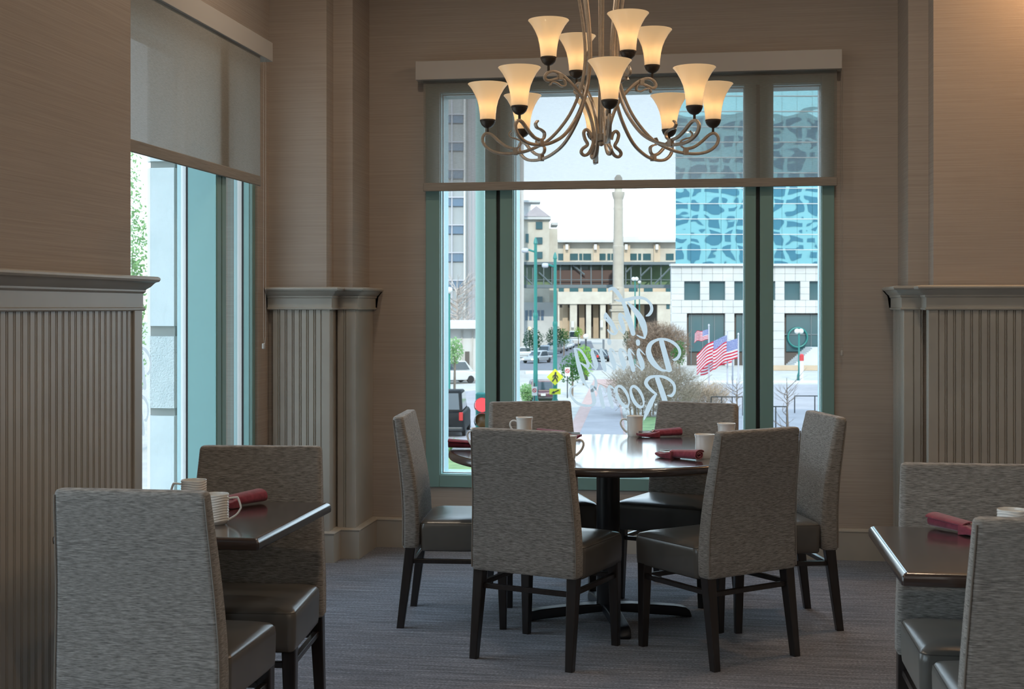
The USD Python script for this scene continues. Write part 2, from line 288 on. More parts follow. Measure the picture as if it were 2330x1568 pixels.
# ------------------------------------------------------------------ window lettering, drawn as brush strokes (mirrored, as it is read from the street)
def brush(pts, n=7):
    q = smooth_path(pts, n); gs = []
    for a, b in zip(q[:-1], q[1:]):
        gs.append(unary_union([Point(a[0], -a[1]).buffer(max(a[2], 3) / 2, 6), Point(b[0], -b[1]).buffer(max(b[2], 3) / 2, 6)]).convex_hull)
    return unary_union(gs)
def ring(cx, cy, rx, ry, tilt, thick):
    o = affinity.rotate(affinity.scale(Point(cx, -cy).buffer(1, 24), rx, ry), tilt); i = affinity.translate(affinity.rotate(affinity.scale(Point(cx, -cy).buffer(1, 24), rx * .52, ry * .80), tilt + 5), thick, 0)
    return o.difference(i)
WORDS = {
 'The': [[(525, 118, 14), (530, 92, 34), (575, 88, 42), (625, 140, 44), (672, 215, 36), (705, 290, 48), (740, 400, 62), (770, 500, 62), (795, 590, 52)],
         [(588, 210, 8), (640, 222, 26), (735, 208, 42), (850, 186, 36), (935, 205, 30), (990, 260, 32), (1002, 325, 36), (975, 375, 34), (940, 392, 14)],
         [(735, 245, 18), (790, 300, 46), (860, 390, 66), (905, 480, 74), (928, 570, 52), (925, 640, 18)], [(838, 608, 12), (875, 628, 22), (918, 640, 24)],
         [(735, 470, 8), (700, 410, 20), (650, 370, 30), (650, 420, 48), (675, 490, 52), (692, 555, 38), (685, 595, 12)], [(685, 590, 10), (650, 550, 16), (628, 500, 10)],
         [(628, 545, 12), (600, 592, 22), (560, 595, 26), (520, 565, 20), (508, 545, 10)], [(488, 365, 24), (520, 420, 40), (555, 480, 52), (585, 540, 46), (600, 580, 30)], [(470, 412, 18), (510, 455, 24), (552, 510, 16), (560, 545, 8)], [(478, 385, 30), (482, 405, 26)]],
 'Dining': [[(1112, 680, 56), (1150, 820, 60), (1195, 990, 64)], [(1222, 1000, 8), (1180, 1004, 16), (1110, 995, 32), (1040, 940, 56), (985, 860, 66), (965, 780, 60), (990, 705, 46), (1060, 660, 30), (1140, 652, 28), (1225, 680, 34), (1290, 735, 34), (1315, 800, 32), (1295, 855, 34), (1260, 880, 30), (1235, 878, 10)],
            [(848, 680, 48), (850, 705, 46)], [(526, 675, 46), (528, 700, 44)],
            [(928, 830, 8), (885, 785, 16), (856, 765, 22), (855, 820, 46), (885, 900, 60), (900, 960, 48), (892, 1002, 14)], [(892, 1000, 10), (850, 960, 14), (815, 930, 7)],
            [(812, 832, 8), (770, 780, 18), (748, 768, 22), (755, 830, 44), (775, 910, 52), (797, 1000, 44)], [(740, 850, 8), (700, 790, 18), (655, 765, 26), (648, 800, 40), (668, 870, 56), (692, 945, 54), (690, 1002, 14)], [(690, 1000, 10), (645, 960, 14), (605, 935, 8)],
            [(612, 832, 8), (570, 780, 18), (540, 765, 22), (540, 820, 46), (565, 900, 58), (585, 955, 46), (578, 1002, 14)], [(578, 1000, 10), (535, 960, 14), (495, 935, 8)],
            [(500, 832, 8), (460, 780, 18), (432, 766, 22), (440, 830, 42), (458, 910, 48), (478, 1000, 40)], [(425, 850, 8), (390, 790, 16), (345, 765, 26), (335, 800, 38), (355, 870, 52), (378, 945, 50), (372, 1000, 14)], [(372, 998, 10), (335, 955, 14), (300, 915, 10)],
            [(128, 758, 12), (145, 790, 34), (165, 880, 42), (190, 980, 52), (220, 1080, 48), (255, 1160, 26), (295, 1205, 12)], [(128, 756, 10), (190, 772, 24), (240, 830, 26), (285, 920, 34), (280, 965, 40), (240, 945, 26), (200, 920, 12)], [(262, 960, 24), (310, 1030, 12), (360, 1085, 18), (378, 1150, 34), (365, 1210, 40), (330, 1235, 34)]],
 'Room': [[(1062, 1085, 50), (1100, 1190, 58), (1140, 1310, 60), (1160, 1390, 58)], [(1182, 1282, 16), (1225, 1280, 34), (1256, 1230, 30), (1250, 1160, 32), (1200, 1105, 34), (1130, 1072, 30), (1050, 1066, 26), (975, 1085, 40), (938, 1135, 42), (955, 1180, 40), (1010, 1235, 32), (1055, 1268, 20)], [(1050, 1268, 22), (1012, 1330, 50), (965, 1430, 56), (925, 1530, 26), (915, 1560, 8)],
          [(595, 1190, 10), (580, 1240, 18), (600, 1190, 10)],
          [(588, 1225, 8), (555, 1190, 20), (525, 1185, 24), (525, 1250, 44), (540, 1330, 46), (562, 1418, 36)], [(490, 1270, 8), (460, 1200, 18), (425, 1180, 24), (422, 1240, 42), (440, 1330, 46), (462, 1418, 40)], [(400, 1260, 8), (365, 1200, 18), (325, 1185, 24), (335, 1240, 40), (350, 1310, 48), (355, 1370, 42), (320, 1402, 26), (240, 1402, 28), (165, 1375, 30), (110, 1320, 26), (85, 1255, 22), (95, 1205, 22), (140, 1182, 14), (155, 1180, 6)]]}
def lettering():
    out = {}
    for w, st in WORDS.items():
        g = [brush(s) for s in st]
        if w == 'Room': g += [ring(838, 1298, 72, 140, 22, 4), ring(676, 1296, 72, 138, 22, 4)]
        out[w] = unary_union(g).simplify(1.2)
    return out
LETTERS = lettering()

# ------------------------------------------------------------------ windows (frame, mullions, panes)
def window_box(t, name, m, x0, x1, y0, y1, z0, z1, b=.002, flip=None):
    mesh = bbox(x0, x1, y0, y1, z0, z1, b)
    if flip: mesh = flip(mesh)
    obj(name, mesh, m, t, smooth=False)
M['teal_reveal'] = mat('pale_teal_reveal', (.27, .52, .52), .35)  # the frame's teal made lighter: window light put into the colour
def lite(t, x0, x1, z0, z1, y, flip=None, front=.075, out=.13):
    """one pane at depth y with its beads, gasket and outer frame round the opening x0..x1, z0..z1"""
    def rim(name, m, ya, yb, w):
        ms = [box(x0 - .01, x0 + w, ya, yb, z0, z1), box(x1 - w, x1 + .01, ya, yb, z0, z1), box(x0 + w, x1 - w, ya, yb, z0 - .01, z0 + w), box(x0 + w, x1 - w, ya, yb, z1 - w, z1 + .01)]
        mm = cat_(ms); obj(name, flip(mm) if flip else mm, m, t, smooth=False)
    rim('reveal', M['teal_reveal'], y - front, y - .026, .004)  # daylight on the frame's inner sides, painted as lighter strips
    rim('gasket', M['gasket'], y - .026, y - .016, .005)
    rim('glazing_bead', M['stop'], y - .016, y + .008, .007)
    rim('outer_frame', M['teal_out'], y + .008, y + out, .006)
    g = box(x0, x1, y - .004, y + .004, z0, z1)
    return obj('glass_pane', flip(g) if flip else g, M['glass'], t, smooth=False)
x0, x1, z0, z1 = WIN
w = thing('window_1', None, None, kind='structure')
YG = 7.50
FT = 2.614
for a, b in ((x0, -1.568), (0.572, x1)): window_box(w, 'frame_post', M['teal'], a, b, 7.400, YG + .13, z0, z1)
window_box(w, 'frame_sill', M['teal'], -1.568, .572, 7.402, YG + .13, .352, .421)
window_box(w, 'frame_head', M['teal'], -1.568, .572, 7.402, YG + .13, FT, z1)
for a, b in ((-1.302, -1.142), (.156, .307)):
    g = a + (b - a) * .46
    for p, q in ((a, g - .009), (g + .012, b)): window_box(w, 'mullion_post', M['teal'], p, q, 7.398, YG + .13, .421, FT)
    window_box(w, 'mullion_joint', M['gasket'], g - .012, g + .015, 7.418, YG + .12, .421, FT)
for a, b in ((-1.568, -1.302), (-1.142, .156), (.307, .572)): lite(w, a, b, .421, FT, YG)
LS = 7.43 / FPX / 4.9                                 # metres per unit of the drawn letters
def letter_mesh(word, xo, zo):
    g = affinity.scale(LETTERS[word], LS, LS, origin=(0, 0))
    return sheet(extrude(affinity.translate(g, xo, zo), .0016), (0, 0, 1))
for word in WORDS:
    m = letter_mesh(word, -0.868, 1.531)
    v = m.vertices.copy(); m.vertices = np.stack([v[:, 0], YG - .006 - v[:, 2] - .0008 * list(WORDS).index(word), v[:, 1]], 1)
    obj('lettering', m, M['vinyl'], w, smooth=False, label=f'white script lettering on the glass, mirrored word {word}')
# left window: the same kind of frame, set in the plane of the left wall (built looking down its own axis, then turned)
w = thing('window_2', None, None, kind='structure')
def turn(m):                                           # local x runs along the wall (+y), local y points out through the glass (-x)
    v = m.vertices.copy(); m.vertices = np.stack([-v[:, 1], v[:, 0], v[:, 2]], 1); m.invert(); m.invert(); return m
XG = 2.505
window_box(w, 'frame_post', M['teal'], 6.700, 6.745, 2.432, XG + .03, .352, 2.66, flip=turn)
window_box(w, 'frame_post', M['teal'], 4.45, 4.50, 2.432, XG + .03, .352, 2.66, flip=turn)
window_box(w, 'frame_sill', M['teal'], 4.50, 6.70, 2.430, XG + .03, .352, .421, flip=turn)
window_box(w, 'frame_head', M['teal'], 4.50, 6.70, 2.430, XG + .03, 2.614, 2.66, flip=turn)
for p, q in ((5.955, 6.008), (6.018, 6.07)): window_box(w, 'mullion_post', M['teal'], p, q, 2.335, XG + .03, .421, 2.614, flip=turn)
window_box(w, 'mullion_joint', M['gasket'], 6.004, 6.022, 2.352, XG + .025, .421, 2.614, flip=turn)
obj('mullion_reveal', turn(box(5.9495, 5.956, 2.34, XG - .026, .421, 2.614)), M['teal_reveal'], w, smooth=False)  # lighter strip: window light on the mullion's side, put into its colour
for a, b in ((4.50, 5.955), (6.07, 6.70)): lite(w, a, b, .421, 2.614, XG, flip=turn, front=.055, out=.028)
for word in WORDS:
    m = letter_mesh(word, 0, 1.531)
    v = m.vertices.copy(); m.vertices = np.stack([-(XG - .006) + v[:, 2] + .0008 * list(WORDS).index(word), v[:, 0] + 5.58 - 1330 * LS, v[:, 1]], 1)
    obj('lettering', m, M['vinyl'], w, smooth=False, label=f'white script lettering on the left window, mirrored word {word}')
w = thing('window_3', None, None, kind='structure')
for a, b in ((-2.6, -2.5), (3.05, 3.15), (-.72, -.56), (1.22, 1.38)): window_box(w, 'frame_post', M['teal'], a, b, 2.43, XG + .13, .352, 2.66, flip=turn)
window_box(w, 'frame_sill', M['teal'], -2.5, 3.05, 2.43, XG + .13, .352, .421, flip=turn)
window_box(w, 'frame_head', M['teal'], -2.5, 3.05, 2.43, XG + .13, 2.614, 2.66, flip=turn)
for a, b in ((-2.5, -.72), (-.56, 1.22), (1.38, 3.05)): obj('glass_pane', turn(box(a, b, XG - .004, XG + .004, .421, 2.614)), M['glass'], w, smooth=False)

# ------------------------------------------------------------------ roller shades
def bead_chain(x, y, ztop, zbot, gap, along='x'):
    """a looped bead chain hanging from the shade roller"""
    ms = []; s = trimesh.creation.icosphere(0, .0021)
    n = int((ztop - zbot) / .0062)
    for k in range(n):
        z = zbot + (ztop - zbot) * k / n
        e = min(1, k / 7.0) ** .5
        for sg in (-1, 1):
            d = sg * gap / 2 * e
            ms.append(moved(s, (x + d, y, z) if along == 'x' else (x, y + d, z)))
    m = cat_(ms)
    return m
sh = thing('roller_shade', 'lowered see-through solar roller shade hanging over the back window behind the chandelier', 'window shade')
obj('valance', bbox(-1.688, .672, 7.31, 7.412, 2.672, 2.778, .002), M['valance'], sh, smooth=False)
obj('fabric', sheet(box(-1.650, .648, 7.349, 7.3505, 2.085, 2.685), (0, -1, 0)), M['shade_cloth'], sh, smooth=False)
obj('hem_bar', rbox(-1.652, .650, 7.344, 7.355, 2.042, 2.090, .005, 8), M['hem'], sh)
obj('pull_chain', bead_chain(.676, 7.372, 2.68, 1.14, .011), M['cord'], sh)
obj('chain_weight', rbox(.669, .683, 7.365, 7.379, 1.118, 1.146, .004, 8), M['cord'], sh)
sh = thing('roller_shade', 'half lowered taupe roller shade on the left wall window with its bead chain', 'window shade')
obj('valance', bbox(-2.416, -2.305, 4.46, 6.66, 2.672, 2.772, .002), M['valance'], sh, smooth=False)
obj('fabric', sheet(box(-2.3205, -2.319, 4.50, 6.505, 2.055, 2.69), (1, 0, 0)), M['shade_cloth'], sh, smooth=False)
obj('hem_bar', rbox(-2.326, -2.314, 4.50, 6.508, 2.004, 2.056, .005, 8), M['hem'], sh)
obj('pull_chain', bead_chain(-2.32, 6.575, 2.68, 1.19, .034, 'y'), M['cord'], sh)
obj('chain_weight', rbox(-2.328, -2.312, 6.55, 6.566, 1.165, 1.195, .005, 8), M['cord'], sh)

# ------------------------------------------------------------------ dining chairs
def make_chair(label, loc, rotz, group=None):
    t = thing('dining_chair', label, 'chair', loc, rotz, group)
    lv = [(.346, .226, -.210, -.148, .016), (.354, .231, -.2135, -.143, .018), (.42, .231, -.2130, -.140, .018), (.50, .229, -.2135, -.1435, .018), (.58, .225, -.2180, -.150, .018), (.66, .2205, -.226, -.161, .018),
          (.75, .216, -.2385, -.178, .018), (.84, .2115, -.2515, -.198, .018), (.885, .2095, -.2575, -.2085, .018), (.899, .2085, -.2585, -.211, .018), (.906, .205, -.2565, -.2135, .018), (.909, .198, -.252, -.218, .016)]
    secs = []
    for k in range(len(lv) - 1):
        for q in np.linspace(0, 1, 3 if k in (1, 2, 3, 4, 5, 6) else 1, endpoint=False):
            z, h, y0, y1, r = [a + (b - a) * q for a, b in zip(lv[k], lv[k + 1])]
            secs.append(rrect(-h, h, y0, y1, r, z, 5))
    z, h, y0, y1, r = lv[-1]; secs.append(rrect(-h, h, y0, y1, r, z, 5))
    br = obj('backrest', loft(secs), M['fabric'], t, smooth=50)
    pp = np.array([(.356, .2265, -.2115), (.42, .2268, -.2112), (.50, .2248, -.2117), (.58, .2208, -.2162), (.66, .2163, -.2242), (.75, .2118, -.2367), (.84, .2073, -.2497), (.895, .2045, -.2562)])
    for s in (-1, 1):
        obj('welt', tube(smooth_path(np.stack([s * pp[:, 1], pp[:, 2], pp[:, 0]], 1), 3), .0024, 6), M['welt'], br)
    sl = [(.332, .214, .01), (.338, .2205, .02), (.36, .2235, .025), (.43, .2250, .026), (.449, .2235, .028), (.459, .2165, .03), (.467, .195, .04), (.4725, .150, .05), (.475, .08, .03)]
    secs = []
    for z, h, r in sl:
        k = (.2250 - h)
        secs.append(rrect(-h, h, -.140 + k, .2575 - k, r, z, 6))
    se = obj('seat', loft(secs), M['leather'], t, smooth=60)
    st = rrect(-.2215, .2215, -.137, .2540, .028, .4515, 6); st = np.vstack([st, st[:1]])
    obj('seat_seam', tube(st, .0017, 5), M['stitch'], se)
    def leg(x0, y0, z0, w0, x1, y1, w1):
        a = rrect(x1 - w1, x1 + w1, y1 - w1, y1 + w1, .004, 0.0, 2); b = rrect(x0 - w0, x0 + w0, y0 - w0, y0 + w0, .004, z0, 2)
        obj('leg', loft([a, b]), M['wood'], t, smooth=False)
    for s in (-1, 1):
        leg(s * .200, .2150, .34, .022, s * .205, .2200, .0150)
        leg(s * .204, -.1780, .36, .0225, s * .2085, -.2240, .0155)
    for s in (-1, 1):
        obj('stretcher', bbox(s * .203 - .010, s * .203 + .010, -.175, .206, .278, .297, .002), M['wood'], t, smooth=False)
    obj('stretcher', bbox(-.195, .195, -.193, -.173, .272, .291, .002), M['wood'], t, smooth=False)
    obj('stretcher', bbox(-.19, .19, .205, .222, .278, .297, .002), M['wood'], t, smooth=False)
    return t
def facing(dx, dy): return math.degrees(math.atan2(-dx, dy))         # rotation that turns the chair's +y to this direction
G1 = 'dining chairs around the round table'
ch = make_chair('taupe fabric dining chair at the round table seen from behind, left of the pedestal', (-.672, 5.252, 0), facing(.145, .418), G1)
dup(ch, 'taupe fabric dining chair at the round table turned to the left, right of the pedestal', (.004, 5.368, 0), facing(-.66, .75), G1)
dup(ch, 'taupe dining chair on the left side of the round table, seen from its side', (-1.142, 5.772, 0), facing(.995, .09), G1)
dup(ch, 'taupe dining chair on the right side of the round table, lit inner back, angled', (.250, 5.930, 0), facing(-.965, -.26), G1)
dup(ch, 'window-side taupe dining chair at the round table, the left of the two', (-.845, 6.345, 0), facing(.34, -.94), G1)
dup(ch, 'window-side taupe dining chair at the round table, the right of the two', (-.178, 6.402, 0), facing(-.36, -.93), G1)
dup(ch, 'large grey-taupe dining chair in the left foreground seen squarely from behind', (-1.492, 3.452, 0), 0, 'chairs at the wall tables')
dup(ch, 'brown taupe dining chair facing the viewer on the far side of the left wall table', (-1.510, 4.075, 0), facing(.10, -.99), 'chairs at the wall tables')
dup(ch, 'dark taupe dining chair facing the viewer on the far side of the right table', (.762, 3.905, 0), facing(0, -1), 'chairs at the wall tables')
dup(ch, 'dining chair back cut off by the right edge, nearest at the right table', (.778, 3.320, 0), 0, 'chairs at the wall tables')

# ------------------------------------------------------------------ tables
def pedestal(t, h, ang, arm=.36, r=.050, sz=1.0):
    obj('column', lathe([(r, .062), (r, h - .012)], 40), M['black_metal'], t, smooth=40)
    obj('mounting_plate', bbox(-.16 * sz, .16 * sz, -.16 * sz, .16 * sz, h - .014, h, .003), M['black_metal'], t, smooth=False)
    for k in range(4):
        secs = []
        for x, zt, zb, wd in ((.0, .072, .040, .036), (.10, .070, .030, .032), (.20, .062, .018, .030), (.29, .054, .010, .030), (.335, .046, .004, .030), (.352, .034, .002, .029), (.36, .014, .001, .027)):
            x *= arm / .36
            q = rrect(-wd, wd, zb, zt, .007, 0, 3)
            secs.append(np.stack([np.full(len(q), x), q[:, 0], q[:, 1]], 1))
        obj('foot', moved(loft(secs), (0, 0, 0), ang + 90 * k), M['black_metal'], t, smooth=50)
t = thing('round_table', 'round dark espresso dining table on a black four-foot pedestal under the chandelier', 'table', (-.475, 5.85, 0))
R = .708
obj('tabletop', lathe([(.2, .714), (R - .012, .714), (R - .004, .717), (R, .724), (R, .735), (R - .004, .744), (R - .010, .749), (R - .018, .7508), (.3, .751), (.05, .751)], 128), M['top'], t, smooth=50)
pedestal(t, .714, 15.3, .372, .0515)
def square_table(label, x0, x1, y0, y1):
    t = thing('wall_table', label, 'table', ((x0 + x1) / 2, (y0 + y1) / 2, 0))
    hx, hy = (x1 - x0) / 2, (y1 - y0) / 2
    pr = [(.006, .718), (.001, .721), (0, .727), (0, .738), (.003, .744), (.007, .748), (.012, .7505), (.018, .7515)]
    obj('tabletop', loft([rrect(-hx + o, hx - o, -hy + o, hy - o, .006, z, 2) for o, z in pr]), M['top'], t, smooth=35)
    pedestal(t, .718, 45, .26, .04, .7)
square_table('small rectangular dark dining table against the left beadboard wall', -1.829, -1.228, 3.432, 4.12)
square_table('small rectangular reddish-dark dining table at the right edge', .434, 1.04, 3.228, 3.925)

# ------------------------------------------------------------------ mugs
def plain_mug(label, loc, rotz):
    t = thing('coffee_mug', label, 'mug', loc, rotz, 'plain white mugs on the round table')
    obj('cup', lathe([(.001, .003), (.030, .003), (.031, 0), (.034, 0), (.0355, .006), (.0375, .012), (.0380, .03), (.0382, .06), (.0390, .084), (.0415, .094), (.0425, .097), (.0420, .099), (.0400, .098), (.0372, .090), (.0350, .07), (.0345, .012), (.030, .008), (.001, .008)], 48), M['mug'], t, smooth=50)
    obj('handle', tube(smooth_path([(.0365, 0, .078), (.050, 0, .0825), (.0635, 0, .078), (.0695, 0, .064), (.0640, 0, .046), (.0525, 0, .030), (.0370, 0, .0165)], 6), np.interp(np.linspace(0, 1, 37), [0, .3, 1], [.0048, .0044, .0055]), 10), M['mug'], t, smooth=60)
    return t
TZ = .7512
pm = plain_mug('white mug with its handle to the left, before the left window-side chair back', (-.917, 6.31, TZ), 180 + YAWD)
dup(pm, 'white mug with left handle beside a burgundy napkin, middle back of the round table', (-.395, 6.475, TZ), 172 + YAWD)
dup(pm, 'white mug without a visible handle, farthest right on the round table', (.045, 6.12, TZ), 75)
dup(pm, 'white mug with its handle to the right behind the nearest napkin on the round table', (-.049, 5.575, TZ), 12)
dup(pm, 'white mug mostly hidden by the left front chair back, only its right handle showing', (-.612, 5.43, TZ), 2)
dup(pm, 'white mug at the left edge of the round table, a sliver showing', (-1.028, 5.70, TZ), 150)
def wavy_mug(label, loc, rotz):
    t = thing('wavy_mug', label, 'mug', loc, rotz, 'wave-ribbed white mugs on the wall tables')
    n = 96; th = np.arange(n) * 2 * PI / n; secs = []
    def ringz(r, z, wv=0.0):
        ph = (z + .0022 * np.sin(3 * th + 1.0) * 1.0) / .0074 * 2 * PI
        rr = r + wv * (np.abs(np.sin(ph / 2)) - .6)
        return np.stack([rr * np.cos(th), rr * np.sin(th), np.full(n, z)], 1)
    secs += [ringz(.001, .002), ringz(.028, .002), ringz(.029, 0), ringz(.032, 0), ringz(.036, .006)]
    for z in np.linspace(.009, .083, 62): secs.append(ringz(.0395 - .0005 * (z < .012), z, .0016))
    secs += [ringz(.0398, .0865), ringz(.0388, .0875), ringz(.0372, .0865), ringz(.0362, .07), ringz(.0355, .012), ringz(.030, .007), ringz(.001, .007)]
    obj('cup', loft(secs), M['mug'], t, smooth=True)
    hp = np.array([(.037, .073), (.060, .0755), (.0655, .073), (.073, .050), (.0715, .040), (.060, .024), (.037, .010)])
    q = smooth_path(np.stack([hp[:, 0], 0 * hp[:, 0], hp[:, 1]], 1), 4); secs = []
    tg = np.gradient(q, axis=0); tg /= np.linalg.norm(tg, axis=1, keepdims=True)
    for p, d in zip(q, tg):
        b = np.array([0, 1.0, 0]); a = np.cross(d, b)
        secs.append(np.array([p + a * u + b * v for u, v, _ in rrect(-.0028, .0028, -.0055, .0055, .0022, 0, 2)]))
    obj('handle', loft(secs), M['mug'], t, smooth=50)
    return t
wm = wavy_mug('wave-ribbed white mug with right-hand handle, just past the left foreground chair', (-1.440, 3.655, .7518), 18)
dup(wm, 'shaded wave-ribbed mug with its handle left, at the back of the left table', (-1.622, 3.94, .7518), 186)
dup(wm, 'wave-ribbed white mug at the right edge of the picture on the right table', (.785, 3.70, .7518), 40)

# ------------------------------------------------------------------ napkin rolls with cutlery
def napkin(label, loc, rotz, group='burgundy napkin rolls on the round table'):
    t = thing('napkin_roll', label, 'napkin', loc, rotz, group)
    th = np.linspace(0, 2 * PI * 2.35, 90)
    rr = np.linspace(1.0, .22, 90)
    sp = np.stack([.033 * rr * np.cos(th + .6) * (1 + .12 * np.sin(2 * th)), .0145 * rr * np.sin(th + .6)], 1)
    secs = LineString(sp).buffer(.0016, 3).simplify(.0003)
    roll = extrude(secs, .135)
    v = roll.vertices.copy(); s = v[:, 2] / .135
    roll.vertices = np.stack([.095 - v[:, 2], v[:, 0] * (1.18 - .10 * s) + .004 * np.sin(v[:, 2] * 60), (v[:, 1] + .0165) * (1.42 - .30 * s)], 1)
    obj('rolled_cloth', roll, M['napkin'], t, smooth=40)
    q = []
    for x, w0, h0, c in ((-.025, .036, .030, .017), (-.055, .038, .022, .013), (-.08, .034, .015, .010), (-.105, .027, .014, .010), (-.122, .020, .010, .012)):
        r_ = rrect(-w0, w0, max(.0008, c - h0 / 2), c + h0 / 2, .004, 0, 3); r_[:, 1] += .004 * np.sin(r_[:, 0] * 160 + x * 60)
        r_[:, 1] = np.maximum(r_[:, 1], .0006)
        q.append(np.stack([np.full(len(r_), x), r_[:, 0] + .01 * (x < -.1), r_[:, 1]], 1))
    obj('tucked_end', loft(q), M['napkin'], t, smooth=50)
    fk = [tube(smooth_path([(.01, .004, .030), (-.03, .004, .032), (-.052, .004, .028)], 3), .003, 6), bbox(-.064, -.050, -.007, .015, .0235, .0265, .001)]
    for k in range(4): fk.append(tube([(-.060, -.0058 + .0066 * k, .0255), (-.080, -.0056 + .0065 * k, .0240), (-.100, -.0052 + .0062 * k, .0255)], [.0014, .0013, .0008], 5))
    obj('fork', cat_(fk), M['steel'], t, smooth=40)
    obj('knife', loft([rrect(-.118, .01, .016, .018, .0008, .020, 2), rrect(-.116, .01, .016, .0185, .0008, .031, 2)]), M['steel'], t, smooth=False)
    return t
NZ = .7508
nk = napkin('burgundy napkin roll nearest the viewer on the round table, fork showing, left of a mug', (-.148, 5.522, NZ), -33)
dup(nk, 'burgundy napkin roll with dark cutlery in front of the middle mug on the round table', (-.262, 6.448, NZ), 26)
dup(nk, 'burgundy napkin roll at the left rim of the round table', (-1.085, 5.775, NZ), 185)
dup(nk, 'burgundy napkin roll with a fork, just peeping over the left front chair back', (-.762, 6.325, NZ), 176)
dup(nk, 'burgundy napkin roll half hidden by the right front chair back, behind the handled mug', (.045, 5.985, NZ), 70)
dup(nk, 'dark red napkin roll with a fork at the back of the left wall table', (-1.495, 3.99, .7516), 62, 'napkin rolls on the wall tables')
dup(nk, 'dark red napkin roll with a spoon on the right table, behind the near chair back', (.672, 3.83, .7516), 128, 'napkin rolls on the wall tables')

# ------------------------------------------------------------------ chandelier
CU, CD = (1368 - 1165) / FPX * 5.85, 5.85
cx, cy = c_ * CU - s_ * CD, s_ * CU + c_ * CD
ch = thing('chandelier', 'lit bronze chandelier with bell-shaped cream glass shades hanging over the round table', 'chandelier', (cx, cy, 0), YAWD)
LOW = [(.135, 3.02), (.118, 2.88), (.10, 2.76), (.080, 2.63), (.071, 2.52), (.077, 2.42), (.100, 2.325), (.150, 2.222), (.23, 2.130), (.32, 2.083), (.40, 2.068), (.47, 2.074), (.515, 2.100), (.531, 2.133), (.518, 2.158), (.492, 2.155), (.455, 2.122), (.42, 2.098), (.383, 2.088)]
LSC = [(.383, 2.088), (.363, 2.100), (.360, 2.122), (.380, 2.134), (.403, 2.140), (.412, 2.155), (.400, 2.170)]
UPP = [(.050, 2.128), (.058, 2.155), (.074, 2.166), (.086, 2.152), (.080, 2.125), (.068, 2.100), (.092, 2.080), (.098, 2.064), (.083, 2.052), (.060, 2.064), (.040, 2.105), (.036, 2.150), (.052, 2.220), (.086, 2.296), (.131, 2.350), (.180, 2.392), (.230, 2.412), (.263, 2.402), (.274, 2.381), (.258, 2.370), (.228, 2.378), (.198, 2.386)]
USC = [(.198, 2.386), (.180, 2.376), (.176, 2.356), (.194, 2.350), (.218, 2.362), (.240, 2.364), (.250, 2.350)]
def flat_bar(rz, ang, w, h):
    """square bar bent in a vertical plane through the axis"""
    q = smooth_path(rz, 6); tg = np.gradient(q, axis=0); tg /= np.linalg.norm(tg, axis=1, keepdims=True) + 1e-12
    a = np.array([math.sin(ang), -math.cos(ang)]); b = np.array([math.cos(ang), math.sin(ang), 0]); secs = []
    for (r, z), (dr, dz) in zip(q, tg):
        nr = np.array([-a[0] * dz, -a[1] * dz, dr]); o = np.array([a[0] * r, a[1] * r, z])
        secs.append(np.array([o + b * u + nr * v for u, v, _ in rrect(-w, w, -h, h, min(w, h) * .5, 0, 2)]))
    return loft(secs)
CUP = [(.001, -.004), (.006, -.003), (.018, .002), (.028, .012), (.033, .023), (.0335, .027), (.0355, .028), (.0355, .034), (.033, .036), (.001, .036)]
SHADE = [(.030, .030), (.0345, .034), (.0362, .060), (.0400, .090), (.0470, .120), (.0580, .147), (.0720, .172), (.0840, .188), (.0895, .1935), (.0890, .1955), (.0825, .1895), (.0700, .1735), (.0560, .1490), (.0450, .1215), (.0380, .0910), (.0342, .0600), (.0325, .036), (.028, .033)]
def candle(ang, r, z, k, arm):
    o = (math.sin(ang) * r, -math.cos(ang) * r, z)
    obj('socket_cup', moved(cat_([lathe(CUP, 32), lathe([(.0055, -.028), (.0055, -.002)], 12)]), o), M['socket'], arm, smooth=40)
    obj('lamp_shade', moved(lathe(SHADE, 48), o), M['lamp_glass'], arm, smooth=60)
    b = UsdLux.SphereLight.Define(stage, f'{ch.GetPath()}/bulb_{k:03d}')
    b.CreateRadiusAttr(.016); b.CreateIntensityAttr(BULB); b.CreateColorAttr(Gf.Vec3f(1, .74, .46))
    UsdGeom.Xformable(b).AddTranslateOp().Set(Gf.Vec3d(o[0], o[1], z + .095))
k = 0
for a in (0, 46, 96, 137, 180, 223, 264, 314):
    a = math.radians(a)
    am = obj('arm', flat_bar(LOW, a, .0068, .0068), M['bronze'], ch, smooth=50)
    obj('scroll', flat_bar(LSC, a, .0085, .0035), M['bronze'], am, smooth=50)
    q = np.array([math.sin(a), -math.cos(a), 0])
    obj('clasp', moved(bbox(-.011, .011, -.012, .012, -.017, .017, .002), tuple(q * .383 + (0, 0, 2.078)), math.degrees(a) + 90), M['bronze'], am, smooth=False)
    candle(a, .507, 2.186, k, am); k += 1
for a in (22.5, 112.5, 202.5, 292.5):
    a = math.radians(a)
    am = obj('arm', flat_bar(UPP, a, .0068, .0068), M['bronze'], ch, smooth=50)
    obj('scroll', flat_bar(USC, a, .0085, .0035), M['bronze'], am, smooth=50)
    q = np.array([math.sin(a), -math.cos(a), 0])
    obj('clasp', moved(bbox(-.011, .011, -.012, .012, -.014, .014, .002), tuple(q * .2 + (0, 0, 2.390)), math.degrees(a) + 90), M['bronze'], am, smooth=False)
    candle(a, .256, 2.438, k, am); k += 1
obj('hub', lathe([(.001, 2.118), (.017, 2.120), (.018, 2.124), (.018, 2.150), (.013, 2.154), (.001, 2.155)], 24), M['bronze'], ch, smooth=40)
obj('finial', moved(trimesh.creation.icosphere(3, .0125), (0, 0, 2.108)), M['bronze'], ch, smooth=True)
